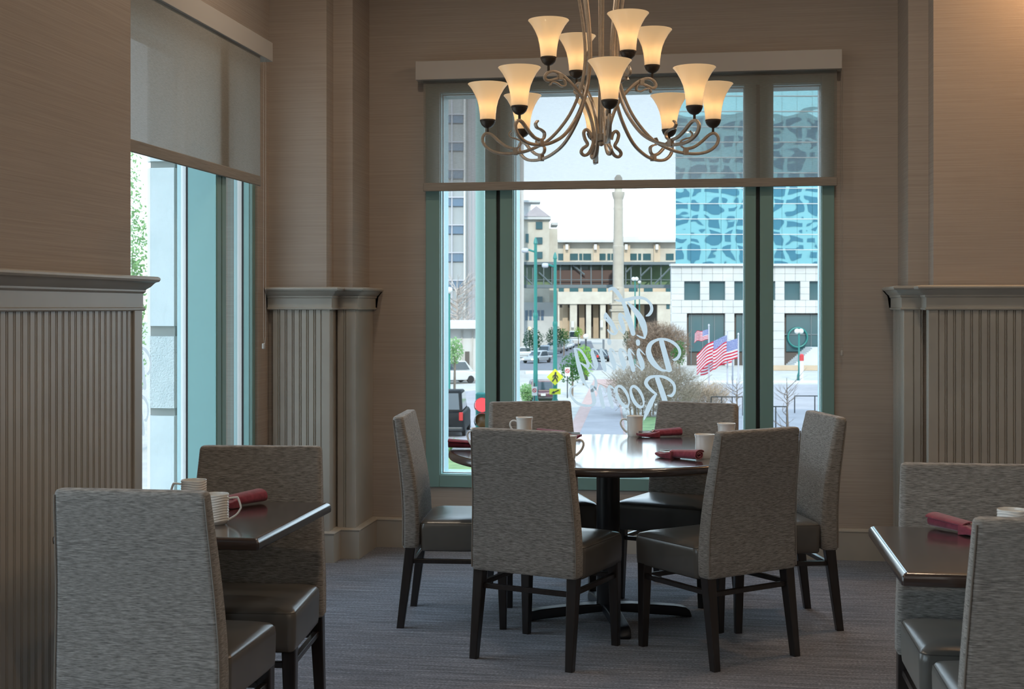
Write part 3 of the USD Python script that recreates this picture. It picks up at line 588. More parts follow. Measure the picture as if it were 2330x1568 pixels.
obj('stem', lathe([(.0075, 2.15), (.0075, 3.43)], 16), M['bronze'], ch, smooth=40)
obj('crown_ring', lathe([(.120, 3.00), (.140, 3.00), (.140, 3.03), (.120, 3.03)], 40), M['bronze'], ch, smooth=40)
obj('ceiling_canopy', lathe([(.02, 3.38), (.06, 3.40), (.085, 3.43), (.085, 3.45), (.001, 3.45)], 32), M['bronze'], ch, smooth=40)

# ------------------------------------------------------------------ recessed ceiling lamps: the room's own, and two added to brighten the back wall
M['lens'] = glow('downlight_lens', (1, .80, .58), 3.0)
WARM = Gf.Vec3f(1, .75, .51)
for i, (x, y, pw, lab) in enumerate([(1.80, 6.63, 2.6, 'round recessed ceiling light washing the right wall'), (.9, 4.6, .8, 'round recessed ceiling light above the right table'), (-1.55, 5.75, 1.2, 'added round ceiling light brightening the wall by the stepped left pier'), (.60, 5.75, 1.2, 'added round ceiling light brightening the back wall, right of the chandelier'), (-1.3, 4.2, .5, 'round recessed ceiling light above the left table'),
                                     (-.3, 2.2, 1.2, 'round recessed ceiling light in the middle of the room'), (2.6, 2.2, 1.0, 'round recessed ceiling light toward the right wall'), (-.3, -.6, 1.0, 'round recessed ceiling light behind the viewer'), (2.6, -.6, 1.0, 'round recessed ceiling light at the rear right')]):
    t = thing('recessed_light', lab, 'ceiling light', (x, y, ZC))
    obj('trim_ring', lathe([(.075, -.002), (.075, -.006), (.080, -.010), (.10, -.008), (.105, 0), (.076, 0)], 32), M['valance'], t, smooth=40)
    obj('lens', lathe([(.001, -.003), (.075, -.003), (.075, -.001), (.001, -.001)], 24), M['lens'], t, smooth=False)
    d = UsdLux.DiskLight.Define(stage, f'{t.GetPath()}/lamp'); d.CreateRadiusAttr(.07); d.CreateIntensityAttr(DOWNLIGHT * pw); d.CreateColorAttr(Gf.Vec3f(1, .58, .28) if pw > 2 else (Gf.Vec3f(1, .82, .64) if y > 5 else WARM))
    UsdGeom.Xformable(d).AddTranslateOp().Set(Gf.Vec3d(0, 0, -.014))

# ------------------------------------------------------------------ outside: the street some five metres below, seen through the window
GR = -5.2                                         # street level
RV, FV = np.array([c_, s_, 0]), np.array([-s_, c_, 0])
def world(u, d, z): return tuple(RV * u + FV * d + np.array([0, 0, z]))      # u metres right, d metres ahead of the camera position
def U(px, d): return (px - 1165) * d / FPX
def ZZ(py, d): return EYE + (HORIZON - py) * d / FPX
def ground_d(py): return FPX * (EYE - GR) / (py - HORIZON)
class Ext:
    """a thing standing in the street; parts are given as fronts (left, right, top, bottom as sighted at distance d) with a real depth behind"""
    def __init__(s, name, label, cat, u, d, group=None, kind=None):
        s.u, s.d = u, d; s.t = thing(name, label, cat, world(u, d, GR), YAWD, group, kind)
    def mesh(s, px0, px1, py0, py1, d, dep):
        return box(U(px0, d) - s.u, U(px1, d) - s.u, d - s.d, d - s.d + dep, ZZ(py1, d) - GR, ZZ(py0, d) - GR)
    def skew(s, name, m, px0, px1, py0, py1, d, dep):
        """a block whose sides run back along the line of sight, so the building stands turned a little to the right"""
        q = [(U(x, dd) - s.u + (0 if dd == d else 1.5), dd - s.d, ZZ(y, d) - GR) for dd in (d, d + dep) for x in (px0, px1) for y in (py0, py1)]
        return obj(name, trimesh.convex.convex_hull(np.array(q)), m, s.t, smooth=False)
    def box(s, name, m, px0, px1, py0, py1, d, dep, **k): return obj(name, s.mesh(px0, px1, py0, py1, d, dep), m, s.t, smooth=False, **k)
def dm(name, col, rough=.7, **k):
    f = lambda c: tuple(.56 * x for x in c)
    M[name] = mat(name, tuple(f(c) for c in col) if isinstance(col[0], tuple) else f(col), rough, **k); return M[name]
dm('concrete', ((.50, .48, .44), (.66, .63, .58)), .9, noise=((.6, .6, .6), 4.0, (.3, .7)))
dm('asphalt', ((.16, .17, .20), (.23, .24, .27)), .9, noise=((.8, .8, .8), 5.0, (.3, .7)))
dm('asphalt_pale', ((.36, .34, .36), (.46, .44, .46)), .9, noise=((.5, .5, .5), 5.0, (.3, .7)))
dm('brick_paving', ((.52, .33, .29), (.64, .44, .40)), .9, noise=((3, 3, 3), 3.0, (.3, .7)))
dm('lawn', ((.12, .24, .08), (.30, .44, .16)), .95, noise=((1.5, 1.5, 1.5), 5.0, (.3, .7)))
dm('white_line', (.80, .80, .78), .8)
dm('limestone', ((.60, .55, .46), (.74, .69, .59)), .85, noise=((.5, .5, .5), 4.0, (.3, .7)))
dm('limestone_tan', ((.60, .47, .33), (.70, .56, .41)), .85, noise=((.5, .5, .5), 4.0, (.3, .7)))
dm('white_stone', ((.62, .64, .64), (.74, .75, .74)), .8, noise=((.4, .4, .4), 4.0, (.3, .7)))
dm('facade_white', (.86, .87, .86), .8)
dm('plaster_white', (.74, .74, .72), .8)
dm('tower_panel', ((.40, .45, .47), (.48, .52, .53)), .8, noise=((.2, .2, .2), 3.0, (.3, .7)))
dm('tower_fin', (.60, .62, .70), .7)
dm('roof_tile', ((.36, .31, .31), (.46, .40, .39)), .8, noise=((.5, .5, .5), 3.0, (.3, .7)))
dm('dark_glass', (.055, .13, .145), .08, spec=.8)
dm('blue_glass', (.09, .17, .27), .12, spec=.8)
dm('green_glass', (.24, .36, .20), .12, spec=.8)
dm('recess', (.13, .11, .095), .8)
dm('bridge_steel', (.17, .22, .24), .6)
dm('brown_panel', (.11, .055, .04), .5)  # brick reflection in the skybridge glass, painted as plain colour
dm('lamp_green', (.015, .25, .22), .45)
dm('pole_pale', (.42, .66, .57), .5)
dm('black_paint', (.02, .025, .028), .4)
dm('globe', (.85, .86, .84), .25)
dm('sign_yellow', (.80, .85, .03), .5)
dm('sign_black', (.02, .02, .02), .6)
dm('sign_white', (.80, .80, .80), .5)
dm('sign_red', (.65, .04, .05), .5)
dm('bark', ((.20, .15, .11), (.33, .27, .21)), .9, noise=((8, 8, 3), 3.0, (.3, .7)))
dm('twig_tan', ((.46, .34, .23), (.64, .51, .37)), .9, noise=((2, 2, 2), 2.0, (.3, .7)))
dm('twig_brown', ((.24, .16, .11), (.38, .27, .19)), .9, noise=((2, 2, 2), 2.0, (.3, .7)))
dm('twig_grey', ((.50, .43, .38), (.62, .55, .50)), .9, noise=((1, 1, 1), 2.0, (.3, .7)))
dm('tyre', (.02, .02, .02), .8)
dm('car_glass', (.03, .045, .055), .06, spec=.9)
dm('chrome', (.6, .6, .6), .2, metal=1.0)
dm('plate_yellow', (.82, .74, .05), .5)
dm('plate_white', (.8, .8, .8), .5)
dm('tail_lens', (.55, .02, .02), .3)
dm('head_lens', (.85, .87, .88), .15)
M['red_lamp'] = glow('red_signal_lamp', (1.0, .05, .06), 1.6)
M['tail_lit'] = glow('lit_tail_lamp', (1.0, .06, .05), .9)
M['lamp_lit'] = glow('lit_street_lamp', (1.0, .80, .45), 1.3)
M['head_lit'] = glow('lit_headlamp', (1.0, .95, .85), 1.5)
dm('amber_lens', (.26, .13, .04), .3)
def leafmat(name, a, b):
    M[name] = usdkit.material(stage, '/World/Looks/' + name, {'g': ('geometry', {}), 'r': ('rgb_ramp', {'ramp': [(0.0, a), (1.0, b)]}), 'd': ('diffuse_bsdf', {}), 't': ('translucent_bsdf', {}), 'x': ('mix_closure', {'fac': .4})},
        [('g.random_per_island', 'r.fac'), ('r.color', 'd.color'), ('r.color', 't.color'), ('d.BSDF', 'x.closure1'), ('t.BSDF', 'x.closure2')], surface='x.closure')
leafmat('leaf_dark', (.02, .06, .03), (.10, .17, .08)); leafmat('leaf_mid', (.05, .13, .04), (.20, .32, .09)); leafmat('leaf_lime', (.18, .34, .05), (.50, .62, .16)); leafmat('leaf_pale', (.22, .36, .16), (.50, .60, .34))
# tower glazing: each pane slightly warped, so reflections wobble
M['tower_glass'] = usdkit.material(stage, '/World/Looks/tower_glass', {'g': ('geometry', {}), 'oi': ('geometry', {}), 'm': ('mapping', {'scale': (.30, .30, .42)}), 'n': ('noise_texture', {'scale': 1.0, 'detail': 1.0, 'roughness': .4}),
    'b': ('bump', {'strength': .20, 'distance': .10}), 'gl': ('glossy_bsdf', {'color': (.45, .84, .86), 'roughness': .012}), 'd': ('diffuse_bsdf', {'color': (.03, .10, .11)}), 'x': ('mix_closure', {'fac': .80})},
    [('g.position', 'm.vector'), ('m.vector', 'n.vector'), ('n.fac', 'b.height'), ('b.normal', 'gl.normal'), ('d.BSDF', 'x.closure1'), ('gl.BSDF', 'x.closure2')], surface='x.closure')

# --- ground
def ground(name, m, pts, k):
    """a paved area; its corners are sighted on the street"""
    q = [world(U(x, ground_d(y)), ground_d(y), 0)[:2] for x, y in pts]
    return struct(name, extrude(Polygon(q), .3 + .02 * k, GR - .3), M[m])
cxy = world(0, 170, 0)
struct('ground', box(cxy[0] - 420, cxy[0] + 420, cxy[1] - 260, cxy[1] + 420, GR - .6, GR - .02), M['concrete'])
ground('roadway', 'asphalt', [(1150, 842), (1372, 842), (1345, 776), (1262, 776)], 1)
ground('roadway', 'asphalt_pale', [(900, 905), (1180, 880), (1185, 1010), (900, 1010)], 1)
ground('roadway', 'asphalt_pale', [(1545, 874), (2300, 878), (2300, 1010), (1530, 1010)], 1)
ground('crosswalk', 'brick_paving', [(1352, 864), (1404, 864), (1430, 1030), (1268, 1030)], 2)
ground('crosswalk', 'asphalt_pale', [(1366, 884), (1404, 884), (1424, 1030), (1300, 1030)], 3)
ground('verge', 'lawn', [(1436, 950), (1640, 950), (1680, 1030), (1424, 1030)], 2)
ground('verge', 'lawn', [(960, 1022), (1130, 1010), (1160, 1090), (960, 1090)], 3)
ground('verge', 'lawn', [(1190, 900), (1262, 900), (1250, 960), (1180, 960)], 2)
for a, b, y0, y1 in ((1196, 1330, 846, 851), (1560, 2100, 868, 871), (1086, 1094, 880, 960)):
    ground('road_line', 'white_line', [(a, y0), (b, y0), (b, y1), (a, y1)], 4)
struct('plaza_wall', [box(0, 1, 0, 1, 0, 1).apply_transform(trimesh.transformations.translation_matrix((0, 0, 0)))] if False else
       moved(box(U(1700, 138), U(2250, 138), 138, 139.2, 0, ZZ(832, 138) - GR), (0, 0, GR), YAWD), M['limestone_tan'])

# --- buildings
def pane_row(e, m, xs, ys, d, name='window'):
    for a, b in xs:
        for y0, y1 in ys: e.box(name, M[m], a, b, y0, y1, d - .06, .12)
# office tower on the left
e = Ext('office_tower', 'grey-blue office tower with dark window bands behind the bare tree, left side window', 'building', U(1040, 180), 180)
e.box('body', M['tower_panel'], 930, 1062, -150, 812, 180.2, 30)
e.box('side_wall', M['tower_fin'], 1062, 1092, -150, 812, 181, 28)
for x in (1064, 1071, 1079, 1087): e.box('fin', M['tower_panel'], x, x + 2.2, -150, 812, 180.6, .5)
e.box('corner_strip', M['plaster_white'], 1055, 1059, -150, 812, 179.7, .6)
e.box('mullion', M['tower_fin'], 1027, 1029.4, -150, 812, 179.8, .5)
for k in range(-8, 4):
    y = 450 + 63 * k
    pane_row(e, 'blue_glass', ((960, 992), (996, 1026), (1030, 1054)), ((y, y + 19),), 180)
    e.box('ledge', M['tower_fin'], 930, 1056, y - 2.2, y, 179.75, .5)
# low white pavilion
e = Ext('pavilion', 'low flat-roofed white building behind the small tree in the left pane', 'building', U(1040, 118), 118)
e.box('wall', M['plaster_white'], 900, 1096, 748, 866, 118.4, 14)
e.box('roof', M['plaster_white'], 890, 1102, 733, 748, 117, 18)
for x in (1016, 1050, 1074): e.box('panel_joint', M['concrete'], x, x + 2.0, 752, 866, 118.25, .3)
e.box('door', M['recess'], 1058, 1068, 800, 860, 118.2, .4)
# tall white block, extreme left of the middle pane
e = Ext('white_block', 'pale white office block cut off by the left mullion of the middle pane', 'building', U(1182, 205), 205)
e.box('wall', M['white_stone'], 1120, 1191, 100, 790, 205.2, 16)
pane_row(e, 'dark_glass', ((1150, 1162), (1168, 1182)), [(y, y + 22) for y in range(440, 720, 44)], 205)
e.box('corner_pier', M['plaster_white'], 1186, 1192, 100, 790, 204.7, .8)
# tower with the pyramid roof
e = Ext('corner_tower', 'cream square tower with a grey pyramid roof and small square windows', 'building', U(1225, 232), 232)
e.box('wall', M['limestone'], 1190, 1250, 497, 792, 232.2, 5)
e.box('side_wing', M['limestone'], 1250, 1269, 520, 792, 234, 22)
e.box('cornice', M['white_stone'], 1186, 1254, 492, 499, 231.5, 6.5)
a0, a1, zt, zb = U(1190, 232) - e.u, U(1252, 232) - e.u, ZZ(466, 232) - GR, ZZ(493, 232) - GR
obj('roof', trimesh.convex.convex_hull(np.array([(a0, -.6, zb), (a1, -.6, zb), (a1, 4.6, zb), (a0, 4.6, zb), ((a0 + a1) / 2, 2, zt)])), M['roof_tile'], e.t, smooth=False)
pane_row(e, 'dark_glass', ((1219, 1234.5),), ((505, 521), (540, 555), (573, 588), (608, 623), (675, 688)), 232)
pane_row(e, 'dark_glass', ((1196, 1203),), ((532, 552), (575, 592)), 232)
e.box('canopy', M['white_stone'], 1186, 1230, 455, 460, 238, 6)
e.box('upper_block', M['white_stone'], 1190, 1208, 458, 500, 239, 6)
e.box('terrace', M['white_stone'], 1255, 1270, 506, 512, 234, 8)
e.box('podium', M['white_stone'], 1186, 1262, 688, 792, 229, 3.2)
pane_row(e, 'blue_glass', [(1195 + 9 * k, 1201 + 9 * k) for k in range(5)], ((706, 729),), 229)
# civic building with the colonnade
D5 = 280
e = Ext('civic_building', 'long cream stone civic building with a tall colonnade behind the monument', 'building', U(1400, D5), D5)
e.box('upper_wall', M['limestone'], 1264, 1546, 552, 602, D5 + 1.0, 18)
e.box('roof', M['white_stone'], 1264, 1550, 545, 551, D5 - 1.0, 22)
e.box('penthouse', M['white_stone'], 1405, 1455, 538, 546, D5 + 4, 8)
e.box('lower_wall', M['limestone_tan'], 1264, 1546, 600, 668, D5 + 1.0, 18)
e.box('entablature', M['limestone'], 1266, 1526, 664, 692, D5 - .6, 3)
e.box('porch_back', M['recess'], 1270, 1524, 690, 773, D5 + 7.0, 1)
e.box('porch_wall', M['limestone_tan'], 1272, 1302, 700, 773, D5 + 5.0, 1)
for x0_, x1_ in ((1264, 1273), (1297, 1313), (1334, 1345), (1366, 1378), (1398, 1410), (1436, 1446), (1496, 1526)): e.box('column', M['limestone'], x0_, x1_, 691, 773, D5 - .2, 1.6)
for x0_, x1_ in ((1280, 1292), (1318, 1330), (1350, 1362), (1383, 1394), (1418, 1432), (1452, 1466)): e.box('inner_pier', M['limestone_tan'], x0_, x1_, 694, 773, D5 + 4.0, 1.2)
for x in (1282, 1350, 1420, 1488): e.box('pilaster', M['limestone_tan'], x, x + 14, 556, 602, D5 + .1, 1.2)
for x in (1287, 1352, 1422, 1492): e.box('wall_lamp', M['plaster_white'], x, x + 6, 556, 568, D5 - .9, 1.0)
for x in (1270, 1297, 1318, 1327, 1360, 1382, 1391, 1431, 1452, 1463, 1515): pane_row(e, 'dark_glass', ((x, x + (7 if x in (1318, 1382, 1452) else 18)),), ((577, 592),), D5 + .95)
for x in (1271, 1296, 1327, 1360, 1431, 1465, 1515): pane_row(e, 'dark_glass', ((x, x + (12 if x in (1271, 1515) else 20)),), ((655, 664),), D5 + .95)
pane_row(e, 'dark_glass', ((1516, 1524), ), ((686, 703),), D5 - .25)
e.box('kiosk', M['plaster_white'], 1300, 1306, 731, 745, D5 - 1.2, .8)
e.box('kiosk', M['plaster_white'], 1366, 1372, 729, 745, D5 - 1.2, .8)
# skybridge
D6 = 222
e = Ext('skybridge', 'dark steel and green glass skybridge crossing the street behind the monument', 'bridge', U(1357, D6), D6)
e.box('roof', M['bridge_steel'], 1176, 1540, 596, 602.5, D6 - .8, 5.6)
e.box('floor', M['bridge_steel'], 1176, 1540, 648, 655, D6 - .6, 5.2)
e.box('back_wall', M['green_glass'], 1176, 1540, 602, 648, D6 + 3.6, .3)
e.box('brown_backdrop', M['brown_panel'], 1258, 1396, 614, 648, D6 + .6, .3, label='reddish brown panel standing for a brick reflection in the bridge glass')  # reflection in the bridge glass, given as a coloured panel
xs = [1178, 1186, 1199, 1212, 1237, 1256, 1275, 1300, 1322, 1345, 1370, 1395, 1424, 1436, 1458, 1482, 1504, 1526]
for x in xs: e.box('post', M['bridge_steel'], x - 1.2, x + 1.2, 602, 648, D6 - .1, .3)
e.box('rail', M['bridge_steel'], 1176, 1540, 636, 637.2, D6 - .15, .15)
for x0_, y0_, x1_, y1_ in ((1186, 622, 1212, 648), (1226, 620, 1256, 648), (1304, 604, 1330, 625), (1424, 620, 1440, 603), (1458, 628, 1484, 603), (1490, 646, 1530, 604)):
    obj('brace', bar((U(x0_, D6) - e.u, -.1, ZZ(y0_, D6) - GR), (U(x1_, D6) - e.u, -.1, ZZ(y1_, D6) - GR), .14, 5), M['bridge_steel'], e.t)
# monument column
D7 = 200
e = Ext('monument_column', 'tall stone monument column on a stepped pedestal, rising above the skybridge', 'monument', U(1407, D7), D7)
def tz(y): return ZZ(y, D7) - GR
px7 = D7 / FPX
shaft = lathe([(12.6 * px7, tz(655)), (12.2 * px7, tz(570)), (12.6 * px7, tz(569)), (12.6 * px7, tz(560)), (11.6 * px7, tz(559)), (10.8 * px7, tz(478)), (11.2 * px7, tz(477)), (11.2 * px7, tz(472)), (10.6 * px7, tz(471)), (10.6 * px7, tz(455)), (12 * px7, tz(452)), (14.5 * px7, tz(443)), (15 * px7, tz(437)), (9 * px7, tz(436)), (9 * px7, tz(405)), (4 * px7, tz(398))], 28)
obj('shaft', shaft, M['limestone'], e.t, smooth=40)
obj('lower_drum', lathe([(14.5 * px7, tz(700)), (13.5 * px7, tz(655)), (12 * px7, tz(652))], 28), M['limestone'], e.t, smooth=40)
obj('carved_relief', cat_([moved(trimesh.creation.icosphere(1, 3.0 * px7), (9 * px7 * math.cos(q), -9 * px7 - .3 * (q % 1), tz(668 + 14 * math.sin(3 * q)))) for q in np.linspace(.4, 2.7, 6)]), M['limestone'], e.t)
for y0_, y1_, w_ in ((690, 694, 19), (694, 704, 16), (704, 709, 19), (709, 730, 16), (730, 736, 18), (736, 776, 20)): obj('pedestal_block', bbox(-w_ * px7, w_ * px7, -w_ * px7, w_ * px7, tz(y1_), tz(y0_), .05), M['limestone'], e.t, smooth=False)
obj('plinth', bbox(-34 * px7, 34 * px7, -34 * px7, 34 * px7, 0, tz(772), .05), M['white_stone'], e.t, smooth=False)
# glass tower with the stone base
D8 = 150
e = Ext('glass_tower', 'teal mirror-glass office tower on a white stone base with square windows', 'building', U(1720, D8), D8)
e.skew('tower_core', M['recess'], 1540, 2300, 120, 604, D8 + 2.2, 30)
for i in range(0, 22):
    for j in range(0, 13):
        x = 1537 + 34.6 * i; y = 569 - 35 * j + (0 if j else 0)
        e.box('glass_pane', M['tower_glass'], x + .25, x + 34.35, y - .6 if j else 569, y + 33.6, D8 + 2.0 + .03 * ((i * 7 + j * 3) % 3), .12)
for j in range(0, 14):
    y = 604 - 35 * j
    e.box('floor_line', M['plaster_white'], 1536, 2300, y - 1.4, y, D8 + 1.85, .2)
rows = [(602, 640), (683, 712), (770, 833)]
wx = [(1557, 1593), (1614, 1650), (1671, 1707), (1728, 1764), (1785, 1821), (1842, 1878), (1899, 1935)]
def course(y0_, y1_, x0_, x1_, n):
    """one course of stone blocks"""
    for k in range(n):
        a = x0_ + (x1_ - x0_) * k / n; b = x0_ + (x1_ - x0_) * (k + 1) / n
        e.box('stone_block', M['white_stone'], a + .25, b - .25, y0_ + .25, y1_ - .25, D8 + (.02 * ((k * 5 + int(y0_)) % 3)), .6)
e.skew('base_core', M['white_stone'], 1528.5, 2300, 603, 833, D8 + .9, 26)
e.box('coping', M['white_stone'], 1526, 2300, 600, 605, D8 - .4, 1.4)
for y0_, y1_ in ((605, 623), (623, 640), (683, 698), (698, 713)): course(y0_, y1_, 1527, 1998, 20)
ex = [1527] + [v for p in wx for v in p] + [1998]
for a, b in zip(ex[0::2], ex[1::2]):
    for y0_, y1_ in ((640, 654), (654, 669), (669, 683)): course(y0_, y1_, a, b, 1)
for a, b in wx: e.box('window', M['dark_glass'], a, b, 640, 683, D8 + .45, .2)
ox = [(1563, 1650), (1671, 1707), (1785, 1878)]
ey = [1527] + [v for p in ox for v in p] + [1998]
for a, b in zip(ey[0::2], ey[1::2]):
    for k in range(6): course(713 + 20 * k, 733 + 20 * k, a, b, max(1, round((b - a) / 26)))
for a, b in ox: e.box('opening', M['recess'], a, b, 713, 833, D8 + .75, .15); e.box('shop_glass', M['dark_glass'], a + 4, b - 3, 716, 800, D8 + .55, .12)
for x in (1572, 1598, 1625, 1689, 1845): e.box('glazing_bar', M['bridge_steel'], x, x + 1.5, 714, 830, D8 + .45, .1)
e.box('glazing_bar', M['bridge_steel'], 1785, 1878, 760, 762, D8 + .45, .1)
obj('round_window', moved(trimesh.creation.torus(1.1, .09, major_sections=40, minor_sections=8), (U(1816, D8) - e.u, .2, ZZ(768, D8) - GR), 0, 0, 90), M['lamp_green'], e.t)
st_ = [(U(1800 + 4 * k, D8 - 6) - e.u, U(1960, D8 - 6) - e.u, .17 * k) for k in range(1, 13)]
for a, b, h in st_: obj('stair_step', box(a, b, -6 + .02 * h, -2.5, h - .17, h + .15), M['white_stone'], e.t, smooth=False)
# the hotel's own upper storeys, mirrored in the tower's glass
HY = YB + .33
t = thing('hotel_facade', 'upper storeys of the building this room belongs to, mirrored in the tower glass', 'building', (0, HY, 0))
obj('wall', box(-2.7, 104, -9, -.3, ZC + .3, 46), M['facade_white'], t, smooth=False)
for i in range(0, 26):
    for j in range(0, 11): obj('window', box(.2 + 4.0 * i, 2.9 + 4.0 * i, -.32, -.22, 5.2 + 3.7 * j, 7.4 + 3.7 * j), M['blue_glass'], t, smooth=False)
# stone pier of our own facade beside the left window
t = thing('stone_pier', 'rough white cast stone pier outside the left window, with recessed joints', 'pier', (-2.66, 6.43, 0))
M['rough_stone'] = mat('rough_stone', ((.66, .71, .71), (.80, .84, .83)), .85, noise=((9, 9, 9), 4.0, (.3, .7)), bump=((95, 95, 95), .9, .012))
M['smooth_stone'] = mat('smooth_stone', ((.68, .73, .73), (.78, .82, .82)), .85, noise=((4, 4, 4), 4.0, (.3, .7)), bump=((30, 30, 30), .25, .01))
for za, zb, m in ((2.135, 3.4, 'smooth_stone'), (1.285, 2.10, 'smooth_stone'), (.862, 1.232, 'rough_stone'), (.0, .822, 'smooth_stone'), (-.9, -.04, 'rough_stone'), (GR, -.94, 'smooth_stone')):
    q = [(-.260, .9), (-.260, .045), (-.225, 0), (-.094, 0), (-.094, .9)]
    obj('stone_block', extrude(Polygon(q), zb - za, za), M[m], t, smooth=False)
obj('joint_core', box(-.232, -.10, .022, .88, GR, 3.4), M['concrete'], t, smooth=False)

# --- trees and shrubs
def branches(h, r, spread, n, seed, sub=3, tips=None):
    q = np.random.RandomState(seed); ms = []
    for k in range(n):
        a = q.rand() * 2 * PI; z0 = h * (.15 + .5 * q.rand()); L = spread * (.6 + .6 * q.rand()); up = .5 + .7 * q.rand()
        p = np.array([(0, 0, z0), (math.cos(a) * L * .45, math.sin(a) * L * .45, z0 + L * .35 * up), (math.cos(a + .3) * L, math.sin(a + .3) * L, min(h * 1.02, z0 + L * up))])
        p = smooth_path(p, 3); ms.append(tube(p, np.linspace(r * .5, r * .12, len(p)), 4))
        for s in range(sub):
            b = p[2 + s % 4]; a2 = a + q.uniform(-1.3, 1.3); l2 = L * q.uniform(.25, .6)
            e2 = b + np.array([math.cos(a2) * l2, math.sin(a2) * l2, l2 * q.uniform(.2, 1.1)])
            m2 = (b + e2) / 2 + q.uniform(-.08, .08, 3) * l2
            ms.append(tube([b, m2, e2], [r * .2, r * .13, r * .05], 3))
            for w in range(2):
                e3 = e2 + np.array([q.uniform(-.5, .5), q.uniform(-.5, .5), q.uniform(-.1, .6)]) * l2
                ms.append(tube([m2, (m2 + e3) / 2, e3], [r * .10, r * .08, r * .04], 3))
    return cat_(ms)
def leaves(n, cz, rx, rz, size, seed):
    q = np.random.RandomState(seed); d = q.randn(n, 3); d /= np.linalg.norm(d, axis=1, keepdims=True)
    lump = 1 + .22 * np.sin(d[:, :1] * 5 + seed) * np.cos(d[:, 1:2] * 4 + d[:, 2:] * 5)
    c = d * (q.rand(n, 1) ** .4) * lump * np.array([rx, rx, rz]) + np.array([0, 0, cz])
    a = q.randn(n, 3); a /= np.linalg.norm(a, axis=1, keepdims=True); b = np.cross(a, q.randn(n, 3)); b /= np.linalg.norm(b, axis=1, keepdims=True)
    s = size * q.uniform(.6, 1.3, (n, 1)); v = np.stack([c - a * s, c + b * s * .5, c + a * s, c - b * s * .5], 1).reshape(-1, 3)
    i = np.arange(n)[:, None] * 4
    return tm(v, np.vstack([i + [0, 1, 2], i + [0, 2, 3]]))
def slivers(n, cz, rx, rz, ln, wd, seed):
    """thin twigs that rise and fan outwards through a rounded mass"""
    q = np.random.RandomState(seed); d = q.randn(n, 3); d /= np.linalg.norm(d, axis=1, keepdims=True)
    c = d * (q.rand(n, 1) ** .45) * np.array([rx, rx * .7, rz]) + np.array([0, 0, cz])
    a = d * np.array([.9, .9, .5]) + np.array([0, 0, .55]) + .75 * q.randn(n, 3); a /= np.linalg.norm(a, axis=1, keepdims=True)
    b = np.cross(a, q.randn(n, 3)); b /= np.linalg.norm(b, axis=1, keepdims=True); k = np.cross(a, b)
    L = ln * q.uniform(.5, 1.4, (n, 1)); c = np.maximum(c, [-1e9, -1e9, .1])
    v = np.stack([c - a * L / 2 + b * wd, c - a * L / 2 - b * wd * .5 + k * wd * .87, c - a * L / 2 - b * wd * .5 - k * wd * .87, c + a * L / 2], 1).reshape(-1, 3); i = np.arange(n)[:, None] * 4
    return tm(v, np.vstack([i + [0, 1, 3], i + [1, 2, 3], i + [2, 0, 3]]))
def thicket(label, px, d, top, wpx, m, n, seed, ln=.7, wd=.016):
    u = U(px, d); t = thing('leafless_shrub', label, 'shrub', world(u, d, GR), YAWD); H = ZZ(top, d) - GR; rx = wpx * d / FPX / 2
    q = np.random.RandomState(seed); ms = []
    for k in range(14):
        x, y = q.uniform(-.5, .5) * rx, q.uniform(-.3, .3) * rx; e = np.array([x * 2.0 + q.uniform(-.3, .3) * rx, y * 2, H * q.uniform(.6, .95)])
        ms.append(tube(smooth_path([(x, y, 0), (x * 1.2, y * 1.2, H * .35), e], 3), np.linspace(.05, .012, 7), 4))
    obj('stems', cat_(ms), M[m], t, smooth=False)
    obj('twigs', slivers(n, H * .54, rx, H * .50, ln, wd, seed), M[m], t, smooth=False, kind='stuff')
    return t
def tree(label, px, d, top, base_crown, wpx, leaf, n=900, seed=1, name='tree', cat='tree'):
    u = U(px, d); t = thing(name, label, cat, world(u, d, GR), YAWD); H = ZZ(top, d) - GR; B = max(.1, ZZ(base_crown, d) - GR); rx = wpx * d / FPX / 2
    obj('trunk', tube([(0, 0, 0), (.03, 0, B), (0, .03, B + (H - B) * .6)], [.05 + .012 * H, .04 + .010 * H, .02], 7), M['bark'], t)
    if leaf: obj('foliage', leaves(n, (H + B) / 2, rx, (H - B) / 2, .07 + .035 * rx, seed), M[leaf], t, smooth=False, kind='stuff')
    return t
def bare(label, px, d, top, wpx, m, n, seed, r=.09, name='bare_tree', sub=3):
    u = U(px, d); t = thing(name, label, 'tree', world(u, d, GR), YAWD); H = ZZ(top, d) - GR; sp = wpx * d / FPX / 2
    obj('trunk', tube([(0, 0, 0), (.05, .03, H * .3), (0, 0, H * .72)], [r * 1.3, r, r * .25], 7), M[m], t)
    obj('branches', branches(H, r, sp, n, seed, sub), M[m], t, smooth=False)
    return t
bare('big leafless grey-brown tree in front of the office tower, left pane', 1040, 143, 560, 105, 'twig_grey', 60, 3, .16)
tree('small pale green tree in the left pane in front of the white pavilion', 1034, 96, 768, 830, 40, 'leaf_pale', 900, 2)
tree('dark green street tree at the left edge of the middle pane', 1213, 165, 746, 800, 50, 'leaf_dark', 1100, 4)
tree('dark green street tree between the two teal street lamps', 1262, 172, 742, 790, 44, 'leaf_dark', 1000, 5)
tree('mid green street tree just right of the second teal street lamp', 1283, 180, 748, 788, 30, 'leaf_mid', 800, 6)
tree('lime green street tree behind the letter g of the glass lettering', 1328, 112, 785, 862, 40, 'leaf_lime', 1100, 7)
tree('darker leafy street tree under the words on the glass, on a green stand', 1302, 98, 806, 872, 58, 'leaf_mid', 900, 8)
tree('tiny lime tree beside the white van in the distance', 1316, 215, 744, 770, 20, 'leaf_lime', 500, 9)
tree('pale green low bush at the lower left of the middle pane', 1198, 88, 872, 915, 34, 'leaf_pale', 700, 10, 'bush', 'bush')
